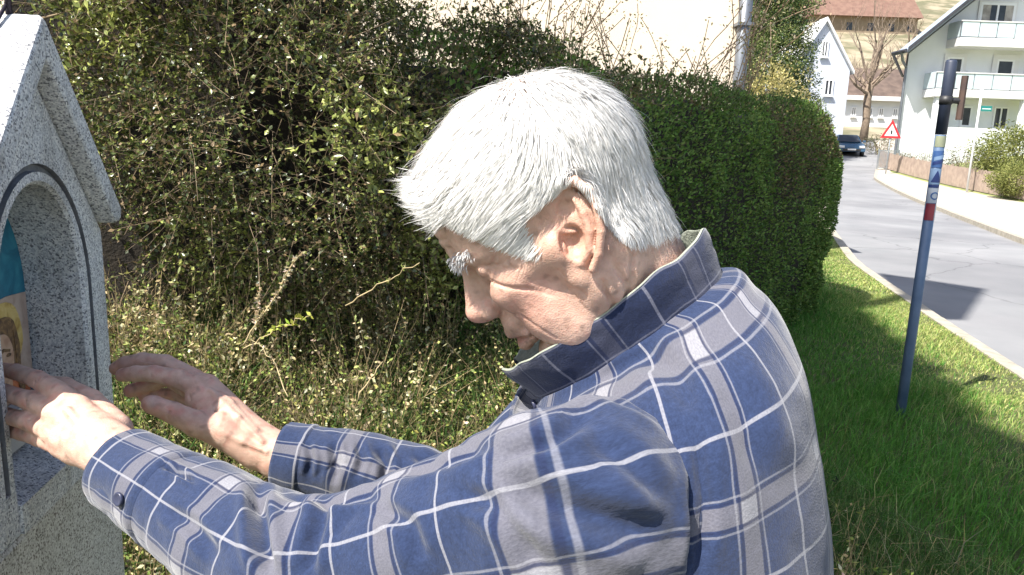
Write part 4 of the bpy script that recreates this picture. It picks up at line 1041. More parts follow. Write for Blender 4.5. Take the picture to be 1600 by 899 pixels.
# ================================================================== THE MAN
class Field:
    """signed distance on a grid with smooth union / subtraction, turned into a mesh by surface nets"""
    def __init__(s, lo, hi, h):
        s.lo = np.array(lo, float); s.h = h; s.n = np.ceil((np.array(hi) - s.lo) / h).astype(int) + 1
        s.ax = [(s.lo[i] + h * np.arange(s.n[i])).astype(np.float32) for i in range(3)]
        s.D = np.full(s.n, 9.0, np.float32)
    def sub_(s, lo, hi):
        a = np.maximum(0, np.floor((np.array(lo) - s.lo) / s.h).astype(int)); b = np.minimum(s.n, np.ceil((np.array(hi) - s.lo) / s.h).astype(int) + 1)
        if (b <= a).any(): return None
        sl = tuple(slice(a[i], b[i]) for i in range(3))
        return sl, s.ax[0][sl[0]][:, None, None], s.ax[1][sl[1]][None, :, None], s.ax[2][sl[2]][None, None, :]
    def op(s, sl, d, k, mode):
        A = s.D[sl]
        if mode == 'u':
            h = np.clip(.5 + .5 * (A - d) / k, 0, 1); s.D[sl] = A + (d - A) * h - k * h * (1 - h)
        else:
            h = np.clip(.5 - .5 * (A + d) / k, 0, 1); s.D[sl] = A + (-d - A) * h + k * h * (1 - h)
    def ell(s, c, r, k=.01, mode='u', rot=None, mg=3.0):
        c = np.array(c, float); r = np.array(r, float); m = max(r) + k * mg
        q = s.sub_(c - m, c + m)
        if q is None: return
        sl, X, Y, Z = q; X, Y, Z = X - c[0], Y - c[1], Z - c[2]
        if rot is not None:
            R_ = np.array(rot); X, Y, Z = (R_[0][0] * X + R_[0][1] * Y + R_[0][2] * Z), (R_[1][0] * X + R_[1][1] * Y + R_[1][2] * Z), (R_[2][0] * X + R_[2][1] * Y + R_[2][2] * Z)
        k0 = np.sqrt((X / r[0]) ** 2 + (Y / r[1]) ** 2 + (Z / r[2]) ** 2); k1 = np.sqrt((X / r[0] ** 2) ** 2 + (Y / r[1] ** 2) ** 2 + (Z / r[2] ** 2) ** 2) + 1e-6
        s.op(sl, (k0 * (k0 - 1) / k1).astype(np.float32), k, mode)
    def cap(s, a, b, ra, rb=None, k=.01, mode='u', mg=3.0):
        a = np.array(a, float); b = np.array(b, float); rb = ra if rb is None else rb
        m = max(ra, rb) + k * mg; q = s.sub_(np.minimum(a, b) - m, np.maximum(a, b) + m)
        if q is None: return
        sl, X, Y, Z = q; ab = b - a; L2 = ab @ ab + 1e-12
        t = np.clip(((X - a[0]) * ab[0] + (Y - a[1]) * ab[1] + (Z - a[2]) * ab[2]) / L2, 0, 1)
        d = np.sqrt((X - a[0] - t * ab[0]) ** 2 + (Y - a[1] - t * ab[1]) ** 2 + (Z - a[2] - t * ab[2]) ** 2) - (ra + (rb - ra) * t)
        s.op(sl, d.astype(np.float32), k, mode)
    def chain(s, pts, rs, k=.01, mode='u'):
        for i in range(len(pts) - 1): s.cap(pts[i], pts[i + 1], rs[i], rs[i + 1], k, mode)
    def sample(s, p):
        g = (np.asarray(p) - s.lo) / s.h; g = np.clip(g, 0, s.n - 1.001); i = np.floor(g).astype(int); f = g - i; o = 0
        for dx in (0, 1):
            for dy in (0, 1):
                for dz in (0, 1):
                    w_ = (f[:, 0] if dx else 1 - f[:, 0]) * (f[:, 1] if dy else 1 - f[:, 1]) * (f[:, 2] if dz else 1 - f[:, 2])
                    o = o + w_ * s.D[i[:, 0] + dx, i[:, 1] + dy, i[:, 2] + dz]
        return o
    def grad(s, p):
        e = s.h; return unit(np.stack([s.sample(p + np.eye(3)[i] * e) - s.sample(p - np.eye(3)[i] * e) for i in range(3)], 1))
    def mesh(s):
        D = s.D; S = D < 0; nx, ny, nz = D.shape
        c = np.zeros((nx - 1, ny - 1, nz - 1), np.int8)
        for dx in (0, 1):
            for dy in (0, 1):
                for dz in (0, 1): c += S[dx:nx - 1 + dx, dy:ny - 1 + dy, dz:nz - 1 + dz]
        I = np.argwhere((c > 0) & (c < 8)); idx = np.full(c.shape, -1, np.int64); idx[tuple(I.T)] = np.arange(len(I))
        acc = np.zeros((len(I), 3)); cnt = np.zeros((len(I), 1))
        cor = [(x, y, z) for x in (0, 1) for y in (0, 1) for z in (0, 1)]
        for a in cor:
            for ax_ in range(3):
                if a[ax_]: continue
                b = list(a); b[ax_] = 1
                va = D[I[:, 0] + a[0], I[:, 1] + a[1], I[:, 2] + a[2]]; vb = D[I[:, 0] + b[0], I[:, 1] + b[1], I[:, 2] + b[2]]
                m = (va < 0) != (vb < 0); t = np.where(m, va / (va - vb + 1e-12), 0)
                p = np.array(a, float)[None] + np.zeros((len(I), 3)); p[:, ax_] += t
                acc += p * m[:, None]; cnt += m[:, None]
        V = s.lo + (I + acc / np.maximum(cnt, 1)) * s.h
        Fs = []
        for ax_ in range(3):
            o1, o2 = [(1, 2), (2, 0), (0, 1)][ax_]
            sl0 = [slice(1, -1)] * 3; sl1 = [slice(1, -1)] * 3; sl0[ax_] = slice(0, -1); sl1[ax_] = slice(1, None)
            A = S[tuple(sl0)]; B = S[tuple(sl1)]; E = np.argwhere(A != B)
            if not len(E): continue
            off = np.ones(3, int); off[ax_] = 0; E0 = E + off
            def cell(d1, d2):
                q = E0.copy(); q[:, o1] -= d1; q[:, o2] -= d2; return idx[q[:, 0], q[:, 1], q[:, 2]]
            quad = np.stack([cell(1, 1), cell(0, 1), cell(0, 0), cell(1, 0)], 1)
            ins = S[tuple(sl0)][tuple(E.T)]
            quad[~ins] = quad[~ins][:, ::-1]
            quad = quad[(quad >= 0).all(1)]; Fs.append(quad)
        return V, np.concatenate(Fs)

man = empty('person', (.12, .72, 0), 'elderly white-haired man in blue plaid shirt bending to reach into the stone shrine', 'man')
mo = np.array(man.location)
# ---------------------------------------------------------------- head, in its own frame (centimetres): F forward, L to the camera side, U up
PT, YW = R(40), R(0)
fh = np.array([-math.cos(YW), math.sin(YW), 0]); ez = np.array([0, 0, 1.0])
HF = math.cos(PT) * fh - math.sin(PT) * ez; HU = math.sin(PT) * fh + math.cos(PT) * ez; HLt = np.cross(HU, HF)
H0 = P(883, 361, .655)
def h2w(p): p = np.asarray(p, float) * .01; return H0 + p[..., 0:1] * HF + p[..., 1:2] * HLt + p[..., 2:3] * HU
def w2h(p): d = (np.asarray(p, float) - H0) * 100; return np.stack([d @ HF, d @ HLt, d @ HU], -1)
Hd = Field((-12.5, -9.8, -17), (13.0, 10.0, 15.2), .145)
E, C_p = Hd.ell, Hd.cap
E((-.6, 0, 4.9), (9.5, 7.5, 8.5), .5)
E((3.6, 0, 5.2), (5.4, 6.1, 6.2), 2.0)
E((3.6, 0, -.5), (5.1, 5.9, 6.5), 2.0)
for s in (-1, 1):
    C_p((.2, s * 5.4, -4.4), (6.2, s * 1.9, -8.4), 1.6, 1.9, 1.8)            # jaw line
    C_p((.9, s * 6.2, -.5), (.2, s * 5.3, -4.4), 1.5, 1.5, 2.0)             # ramus
    E((5.9, s * 4.1, -.6), (2.3, 2.0, 1.9), 1.4)                             # cheekbone
    C_p((5.6, s * 4.9, .1), (1.2, s * 6.6, .6), 1.0, 1.0, 1.2)               # zygomatic arch
    E((4.8, s * 4.0, -4.2), (2.7, 2.2, 3.0), 1.6)                            # cheek
C_p((5.6, 0, -9.0), (6.9, 0, -8.6), 2.2, 2.0, 1.6)                           # chin
C_p((8.5, 0, 3.6), (7.9, 2.4, 3.8), .95, 1.0, .8); C_p((7.9, 2.4, 3.8), (6.0, 5.0, 3.4), 1.0, .8, .8)
C_p((8.5, 0, 3.6), (7.9, -2.4, 3.8), .95, 1.0, .8); C_p((7.9, -2.4, 3.8), (6.0, -5.0, 3.4), 1.0, .8, .8)
for s in (-1, 1):
    E((8.9, s * 3.2, 1.7), (1.9, 1.9, 1.35), .8, 's')                         # eye socket
    E((6.7, s * 3.2, 1.7), (1.35, 1.5, 1.3), .2)                             # eyeball under closed lid
    C_p((7.7, s * 1.9, 2.5), (7.2, s * 4.6, 2.2), .45, .5, .35)              # upper lid fold
    C_p((7.6, s * 2.2, .45), (6.8, s * 4.7, .7), .42, .4, .5)                # lower lid bag
C_p((8.6, 0, 2.7), (10.7, 0, -.8), .70, .92, .6)                           # nose bridge
E((10.65, 0, -1.0), (1.0, 1.05, .92), .5); C_p((8.6, 0, 1.6), (9.8, 0, -1.2), .95, 1.2, .7)
for s in (-1, 1):
    E((9.5, s * 1.15, -1.35), (1.05, .72, .85), .35)
    E((9.7, s * .6, -2.15), (.7, .34, .42), .2, 's')
    C_p((8.9, s * 1.85, -.8), (8.7, s * 1.75, -2.0), .16, .16, .3, 's')      # groove round the wing
    C_p((8.9, s * 2.2, -2.0), (7.4, s * 3.4, -5.2), .26, .22, .7, 's')        # nasolabial fold
    C_p((7.5, s * 2.9, -5.8), (6.6, s * 3.0, -7.6), .2, .15, .6, 's')         # marionette line
E((8.0, 0, -3.6), (1.7, 2.3, 1.5), .8)                                        # upper lip mass
C_p((9.35, 0, -4.35), (7.9, 2.3, -4.9), .55, .35, .5); C_p((9.35, 0, -4.35), (7.9, -2.3, -4.9), .55, .35, .5)
C_p((9.0, 0, -5.9), (7.7, 2.0, -5.6), .62, .4, .5); C_p((9.0, 0, -5.9), (7.7, -2.0, -5.6), .62, .4, .5)
C_p((9.9, 0, -5.08), (7.6, 2.6, -5.15), .18, .16, .2, 's'); C_p((9.9, 0, -5.08), (7.6, -2.6, -5.15), .18, .16, .2, 's')
for s in (-1, 1): E((3.8, s * 4.5, -6.6), (2.3, 1.4, 1.7), 1.2)               # jowl
# neck down into the collar
nb = w2h(P(1034, 524, .682)); nf = w2h(P(955, 562, .680))
C_p((-2.9, 0, -2.5), nb, 5.5, 5.2, 2.4); C_p((1.0, 0, -6.5), nf, 3.6, 3.3, 2.0)
for s in (-1, 1):
    C_p((-2.6, s * 5.4, -2.8), nf + np.array([-.6, s * 2.0, 0]), 1.35, 1.0, 2.2)
# creases: forehead, crow's feet, neck
for zz, aa in ((5.3, .10), (6.2, .10), (7.0, .08)):
    pts = [(9.3 - .05 * (l ** 2) - max(0, zz - 5) * .35, l, zz + .12 * math.sin(l * 1.3 + zz)) for l in np.linspace(-4, 4, 9)]
    # push the points onto the surface
    q = np.array(pts); 
    for _ in range(4): q = q - Hd.grad(q) * Hd.sample(q)[:, None]
    Hd.chain(list(q), [aa] * len(q), .22, 's')
def cat3(p, n):
    p = np.array(p, float); t = np.linspace(0, 1, n)[:, None]; return (1 - t) ** 2 * p[0] + 2 * t * (1 - t) * p[1] + t ** 2 * p[2]
def on_surf(pts, out=0.0):
    q = np.array(pts, float)
    for _ in range(5): q = q - Hd.grad(q) * (Hd.sample(q)[:, None] - out)
    return q
for s in (-1, 1):
    for a, b in (((6.2, 5.0, 2.2), (4.4, 6, 3.2)), ((6.1, 5.0, 1.7), (4.0, 6, 1.9)), ((6.1, 5.0, 1.2), (4.3, 6, .5)), ((6.3, 4.6, .2), (5.0, 5.4, -1.0))):
        q = on_surf([np.array(a) * [1, s, 1] + (np.array(b) - a) * [1, s, 1] * t for t in (0, .33, .66, 1)]); Hd.chain(list(q), [.11, .12, .11, .07], .22, 's')
    for k, (f0, u0, dx) in enumerate(((.2, -4.3, .2), (-1.4, -3.9, .5), (-2.6, -3.8, .9))):
        q = on_surf([np.array([f0 + dx * t, s * 5.6, u0 - 1.1 * t]) + (nb - np.array([-2.9, 0, -2.5])) * [.06 * t, 0, .06 * t] for t in np.linspace(0, 5, 8)]); Hd.chain(list(q), [.13] * 8, .45, 's')
    q = on_surf([(1.9, s * 6.6, -1.2), (1.5, s * 6.4, -2.6), (1.2, s * 6.2, -4.2)]); Hd.chain(list(q), [.1, .12, .08], .3, 's')
for s in (-1, 1):
    for pts, r0 in (([(5.6, 5, -.2), (4.6, 5, -1.6), (4.0, 5, -3.2)], .07), ([(4.9, 5, .4), (3.7, 6, -.8), (3.0, 6, -2.4)], .06), ([(6.6, 4, -1.5), (5.6, 4.4, -3.4), (5.2, 4.4, -5.2)], .10), ([(2.6, 6, -2.6), (2.1, 6, -4.2), (2.2, 5.6, -5.8)], .08),
                    ([(6.9, 3.9, 3.0), (6.3, 4.8, 2.6), (5.7, 5.2, 2.0)], .10), ([(7.4, 2.2, .0), (6.9, 3.6, -.3), (6.3, 4.5, .2)], .12)):
        q = on_surf([np.array(p) * [1, s, 1] for p in cat3(pts, 7)]); Hd.chain(list(q), [r0 * .3] + [r0 * .62] * 5 + [r0 * .3], .2, 's')
# ears
ax_u = unit(np.array([-.5, 0, 1.0])); ax_f = np.array([ax_u[2], 0, -ax_u[0]])
for s in (-1, 1):
    flare = R(24); out = np.array([0, s, 0])
    ef = unit(ax_f * math.cos(flare) + out * -math.sin(flare))             # forward axis of the ear plate (back edge stands off the head)
    en = unit(np.cross(ax_u, ef)); en = en if en[1] * s > 0 else -en
    c0 = np.array([-.75, s * 7.15, .15])
    def ep(f, u, n): return c0 + ef * f * 1.25 + ax_u * u * 1.30 + en * n
    rot = [ef, ax_u, en]
    E(ep(-.15, .35, .0), (1.65, 2.95, .42), .35, rot=rot)
    E(ep(.45, -2.45, .0), (.95, 1.15, .48), .45, rot=rot)                   # lobe
    E(ep(.5, -.2, -.4), (1.3, 2.1, .8), .5, rot=rot)                        # root to the head
    E(ep(.25, -.35, .62), (1.05, 1.4, .95), .18, 's', rot=rot)              # concha
    E(ep(.1, 1.75, .55), (1.0, .72, .5), .16, 's', rot=rot)                 # upper hollow
    hel = [(.95, .35), (1.25, 1.2), (1.05, 2.35), (.35, 3.15), (-.6, 3.2), (-1.4, 2.5), (-1.75, 1.3), (-1.7, .0), (-1.3, -1.3), (-.7, -2.2)]
    Hd.chain([ep(f, u, .42 if i else .1) for i, (f, u) in enumerate(hel)], [.26, .3, .36, .4, .4, .38, .36, .34, .32, .34], .16)
    C_p(ep(.9, .35, .3), ep(.1, .15, .0), .24, .16, .2)                       # crus
    ant = [(-.35, 2.1), (-.75, 1.2), (-.95, .1), (-.75, -1.0), (-.05, -1.75)]
    Hd.chain([ep(f, u, .30) for f, u in ant], [.24, .32, .34, .34, .38], .2)
    E(ep(1.1, -.75, .42), (.42, .72, .36), .22, rot=rot)                      # tragus
    E(ep(.2, -1.75, .36), (.5, .34, .3), .2, rot=rot)                         # antitragus
HV, HFc = Hd.mesh()
def skin_col(q):
    """q in head cm: natural redness of nose, cheeks, ears, lips; darker spots"""
    n = len(q); c = np.tile(np.array([[.60, .40, .31]]), (n, 1))
    def bl(cen, r, colr, amt):
        w_ = np.exp(-((q - np.array(cen)) ** 2 / np.array(r) ** 2).sum(1))[:, None] * amt; c[:] = c * (1 - w_) + np.array(colr) * w_
    for s in (-1, 1):
        bl((5.6, s * 4.5, -2.0), (3.0, 2.4, 2.8), (.56, .27, .21), .75); bl((-.6, s * 8.2, .3), (2.2, 1.6, 3.4), (.55, .28, .20), .75)
        bl((7.0, s * 3.3, 1.2), (1.6, 1.9, 1.3), (.42, .24, .18), .6)
    bl((11.2, 0, -1.6), (1.6, 1.5, 1.6), (.55, .25, .20), .8); bl((8.9, 0, -5.1), (1.5, 2.2, .9), (.36, .145, .125), .8)
    bl((3.5, 0, 11), (8, 6, 4), (.50, .34, .27), .8)
    sp = vnoise(q, .8, 3.0)[:, None]; c *= 1 + .10 * sp
    ag = np.clip(vnoise(q, 1.5, 12.0) - .30, 0, 1)[:, None] * 2.2; c = c * (1 - .42 * ag); red = np.clip(vnoise(q, 2.6, 31.0) - .1, 0, 1)[:, None]; c = c * (1 - red * np.array([.02, .18, .18]))
    return np.clip(c, .02, .9)
def flip_if(V, F): return V, F
parts_v, parts_f, parts_c = [h2w(HV)], [HFc], [skin_col(HV)]

# ---------------------------------------------------------------- hands (world metres, joints read off at their own depths)
def hand_col(V, tips, knk):
    c = np.tile(np.array([[.59, .385, .30]]), (len(V), 1))
    for p in tips:
        w_ = np.exp(-((V - p) ** 2).sum(1) / .018 ** 2)[:, None] * .55; c = c * (1 - w_) + np.array([.53, .25, .195]) * w_
    for p in knk:
        w_ = np.exp(-((V - p) ** 2).sum(1) / .009 ** 2)[:, None] * .4; c = c * (1 - w_) + np.array([.48, .25, .19]) * w_
    c *= 1 + .10 * vnoise(V * 100, .7, 5.0)[:, None]; ag = np.clip(vnoise(V * 100, 1.3, 21.0) - .32, 0, 1)[:, None] * 2.2; red = np.clip(vnoise(V * 100, 1.1, 33.0), 0, 1)[:, None]; c = c * (1 - red * np.array([.02, .32, .32]))
    return c * (1 - .4 * ag)
def build_hand(joints, extra=None):
    allp = np.array([p for ch in joints for p, r in ch]); lo, hi = allp.min(0) - .035, allp.max(0) + .035
    Fd = Field(lo, hi, .0014)
    for ch in joints:
        Fd.chain([p for p, r in ch], [r for p, r in ch], .006 if len(ch) == 3 and ch[0][1] > .02 else .0028)
    if extra: extra(Fd)
    V, F = Fd.mesh(); return V, F, Fd
# near hand (his left): back of the hand towards us, fingers inside the niche
W_ = P(200, 722, .700)
nj = [
    [(P(262, 772, .665), .030), (W_, .0245), (P(150, 682, .722), .022)],
    [(W_, .022), (P(118, 638, .742), .0135), (P(96, 622, .748), .0125)],
    [(W_, .024), (P(108, 660, .730), .0145), (P(88, 648, .735), .0125)],
    [(W_, .024), (P(106, 686, .722), .0140), (P(84, 676, .727), .0120)],
    [(W_, .021), (P(118, 706, .720), .0120), (P(96, 699, .724), .0105)],
    # index, middle, ring, little
    [(P(100, 618, .747), .0112), (P(58, 593, .765), .0092), (P(24, 581, .785), .0082), (P(0, 577, .80), .0076)],
    [(P(90, 646, .736), .0116), (P(44, 625, .750), .0093), (P(6, 613, .770), .0084), (P(-18, 610, .79), .0078)],
    [(P(86, 674, .728), .0112), (P(44, 658, .742), .0090), (P(10, 650, .762), .0082), (P(-12, 648, .782), .0076)],
    [(P(98, 698, .725), .0100), (P(62, 684, .742), .0088), (P(34, 676, .760), .0078), (P(20, 674, .775), .0072)],
    # thumb on the far side
    [(P(180, 672, .735), .0165), (P(140, 628, .765), .0130), (P(100, 606, .785), .0112), (P(66, 600, .80), .0098)],
]
def near_x(Fd):
    for a, b in (((150, 690), (104, 640)), ((152, 700), (96, 662)), ((156, 712), (94, 684))):   # tendons
        Fd.cap(P(a[0], a[1], .700), P(b[0], b[1], .7195), .0026, .0035, .004)
    for pl in ([(178, 700, .6985), (150, 676, .7065), (128, 668, .7165)], [(188, 716, .692), (160, 712, .699), (130, 700, .707)]):
        Fd.chain([P(*a) for a in pl], [.0018] * len(pl), .004)
    for (x, y, d) in ((58, 594, .757), (44, 624, .743), (44, 654, .735)):                       # knuckle creases
        for k in (-1, 1): Fd.cap(P(x + 3 * k, y - 9, d - .004), P(x + 3 * k, y + 9, d - .004), .0007, .0007, .0015, 's')
V, F, _ = build_hand(nj, near_x)
parts_v.append(V); parts_f.append(F); parts_c.append(hand_col(V, [P(6, 582, .79), P(-10, 611, .785), P(30, 676, .765)], [P(96, 622, .74), P(88, 648, .73), P(84, 676, .72), P(58, 594, .755)]))
# far hand (his right): thumb towards us, fingers reaching for the edge of the shrine
FW = P(436, 713, .875)
fj = [
    [(P(500, 730, .872), .029), (FW, .0255), (P(395, 690, .878), .0235)],
    [(FW, .0235), (P(345, 650, .880), .0235), (P(316, 622, .884), .0195)],
    [(P(395, 680, .885), .020), (P(322, 606, .895), .0165), (P(304, 596, .900), .0130)],
    [(P(400, 705, .870), .021), (P(348, 672, .862), .0195), (P(318, 662, .856), .0155)],
    # index
    [(P(312, 606, .886), .0128), (P(280, 592, .878), .0108), (P(240, 584, .876), .0098), (P(212, 584, .878), .0092), (P(192, 586, .882), .0082)],
    # middle above and behind it
    [(P(302, 592, .902), .0128), (P(258, 568, .905), .0108), (P(222, 564, .905), .0100), (P(196, 569, .905), .0094), (P(182, 576, .906), .0084)],
    # ring, little: curled lower behind
    [(P(304, 612, .912), .0125), (P(262, 590, .922), .0100), (P(226, 604, .918), .0092), (P(204, 611, .912), .0082)],
    [(P(318, 636, .920), .0115), (P(276, 616, .930), .0090), (P(246, 618, .926), .0082), (P(226, 620, .920), .0075)],
    # thumb
    [(P(352, 678, .862), .0170), (P(306, 662, .848), .0148), (P(270, 645, .840), .0120), (P(240, 633, .838), .0104), (P(234, 631, .838), .0092)],
]
def far_x(Fd):
    for pl in ([(410, 690, .853), (372, 652, .859), (330, 610, .872)], [(400, 672, .860), (360, 630, .872), (318, 594, .886)], [(416, 706, .849), (380, 690, .848), (350, 676, .846)]):
        Fd.chain([P(*a) for a in pl], [.0014, .0018, .0016], .006)
    for x in (300, 309): Fd.cap(P(x, 592, .868), P(x + 4, 606, .866), .0008, .0008, .0016, 's')
    Fd.cap(P(285, 600, .866), P(300, 626, .868), .0009, .0009, .003, 's')
    Fd.cap(P(330, 650, .858), P(352, 632, .858), .0010, .0008, .004, 's')
    Fd.cap(P(372, 668, .858), P(352, 690, .850), .0010, .0008, .004, 's')
    for x in (266, 274): Fd.cap(P(x, 636, .829), P(x - 3, 654, .829), .0007, .0007, .0014, 's')
    for x in (236, 243): Fd.cap(P(x, 577, .866), P(x, 592, .866), .0007, .0007, .0014, 's')
V, F, _ = build_hand(fj, far_x)
c = hand_col(V, [P(190, 586, .88), P(182, 576, .905), P(236, 632, .832), P(204, 611, .91)], [P(312, 606, .88), P(300, 592, .895), P(270, 645, .83)])
nail = P(237, 629, .829); w_ = np.exp(-(((V - nail) / .0062) ** 4).sum(1))[:, None]; c = c * (1 - w_ * .8) + np.array([.56, .40, .33]) * w_ * .8
parts_v.append(V); parts_f.append(F); parts_c.append(c)

# ---------------------------------------------------------------- frames of the trunk
PSI = R(10); BF = np.array([-math.cos(PSI), math.sin(PSI), 0]); BLt = np.array([-math.sin(PSI), -math.cos(PSI), 0])
#        back px, py, depth, tilt, half depth, half width
TR = [(1154, 428, .660, 39, .114, .080),
      (1176, 452, .660, 32, .120, .118),
      (1206, 482, .660, 25, .126, .160),
      (1238, 545, .660, 20, .134, .192),
      (1256, 640, .660, 14, .140, .203),
      (1270, 740, .660, 9, .144, .205),
      (1277, 830, .660, 6, .146, .200),
      (1280, 920, .660, 4, .148, .196),
      (1278, 1060, .660, 2, .148, .190),
      (1280, 1260, .660, 0, .150, .190)]
def trunk_ring(row):
    px, py, d, tl, a, b = row; t = R(tl); f = math.cos(t) * BF - math.sin(t) * ez; u = math.sin(t) * BF + math.cos(t) * ez
    return P(px, py, d) + f * a, f, u, a, b
rings = [trunk_ring(r) for r in TR]
def cat_rom(arr, n):
    arr = np.array(arr, float); m = len(arr); t = np.linspace(0, m - 1, n); i = np.clip(np.floor(t).astype(int), 0, m - 2); f = (t - i)[:, None]
    g = lambda k: arr[np.clip(k, 0, m - 1)]
    p0, p1, p2, p3 = g(i - 1), g(i), g(i + 1), g(i + 2)
    return .5 * (2 * p1 + (p2 - p0) * f + (2 * p0 - 5 * p1 + 4 * p2 - p3) * f ** 2 + (3 * p1 - p0 - 3 * p2 + p3) * f ** 3)
# coarse trunk, arms and legs of the body itself, under the clothes
shN, shF = P(975, 805, .60), rings[3][0] - BLt * .15 - ez * .02
elN, wrN = P(480, 905, .58), P(200, 738, .70)
elF, wrF = P(735, 815, .86), P(442, 716, .873)
hipc = rings[-1][0] + np.array([-.02, 0, -.10])
ft = {+1: hipc * [1, 1, 0] + BLt * .12 + BF * .10, -1: hipc * [1, 1, 0] - BLt * .12 - BF * .12}
Bd = Field(np.array([-.42, .35, -.02]), np.array([.48, 1.15, 1.45]), .008)
for (c0, f, u, a, b), (c1, f1, u1, a1, b1) in zip(rings[5:-1], rings[6:]):
    for k in (-.4, 0, .4): Bd.cap(c0 + BLt * k * b, c1 + BLt * k * b1, a * .6, a1 * .6, .03)
Bd.chain([shN, elN, wrN], [.045, .036, .026], .02); Bd.chain([shF, elF, wrF], [.045, .036, .026], .02)
for s in (1, -1):
    hp_ = hipc + BLt * s * .10; kn = (hp_ + ft[s]) / 2 + BF * .05 + ez * .05
    Bd.chain([hp_, kn, ft[s] + ez * .09], [.085, .058, .042], .03); Bd.cap(ft[s] + ez * .05, ft[s] + ez * .035 + BF * .15, .04, .032, .02)
V, F = Bd.mesh(); parts_v.append(V); parts_f.append(F); parts_c.append(np.tile(np.array([[.43, .26, .19]]), (len(V), 1)))
bv = np.concatenate(parts_v); off = np.cumsum([0] + [len(v) for v in parts_v[:-1]]); bf_ = np.concatenate([f + o for f, o in zip(parts_f, off)])
m_skin, t, b = new_mat('skin')
at = t.nodes.new('ShaderNodeAttribute'); at.attribute_name = 'Col'
tc = t.nodes.new('ShaderNodeTexCoord')
n1 = t.nodes.new('ShaderNodeTexNoise'); n1.inputs['Scale'].default_value = 420; n1.inputs['Detail'].default_value = 3; t.links.new(tc.outputs['Object'], n1.inputs['Vector'])
n2 = t.nodes.new('ShaderNodeTexVoronoi'); n2.inputs['Scale'].default_value = 700; t.links.new(tc.outputs['Object'], n2.inputs['Vector'])
n3 = t.nodes.new('ShaderNodeTexNoise'); n3.inputs['Scale'].default_value = 90; n3.inputs['Detail'].default_value = 5; t.links.new(tc.outputs['Object'], n3.inputs['Vector'])
r_ = ramp(t, [(.3, (.84, .82, .80)), (.7, (1.10, 1.10, 1.10))]); t.links.new(n3.outputs['Fac'], r_.inputs[0])
ml = t.nodes.new('ShaderNodeMixRGB'); ml.blend_type = 'MULTIPLY'; ml.inputs[0].default_value = 1; t.links.new(at.outputs['Color'], ml.inputs[1]); t.links.new(r_.outputs[0], ml.inputs[2])
t.links.new(ml.outputs[0], b.inputs['Base Color'])
ad = t.nodes.new('ShaderNodeMath'); ad.operation = 'ADD'; md = t.nodes.new('ShaderNodeMath'); md.operation = 'MULTIPLY_ADD'; t.links.new(n3.outputs['Fac'], md.inputs[0]); md.inputs[1].default_value = 3.0; t.links.new(n1.outputs['Fac'], md.inputs[2]); t.links.new(md.outputs[0], ad.inputs[0]); t.links.new(n2.outputs['Distance'], ad.inputs[1])
bp = t.nodes.new('ShaderNodeBump'); bp.inputs['Strength'].default_value = .28; bp.inputs['Distance'].default_value = .001; t.links.new(ad.outputs[0], bp.inputs['Height']); t.links.new(bp.outputs[0], b.inputs['Normal'])
b.inputs['Roughness'].default_value = .52; b.inputs['Specular IOR Level'].default_value = .4
b.inputs['Subsurface Weight'].default_value = .18; b.inputs['Subsurface Radius'].default_value = (1, .35, .2); b.inputs['Subsurface Scale'].default_value = .004
body_o = mesh_obj('body', bv - mo, bf_, m_skin, man, True, cols=np.concatenate(parts_c))
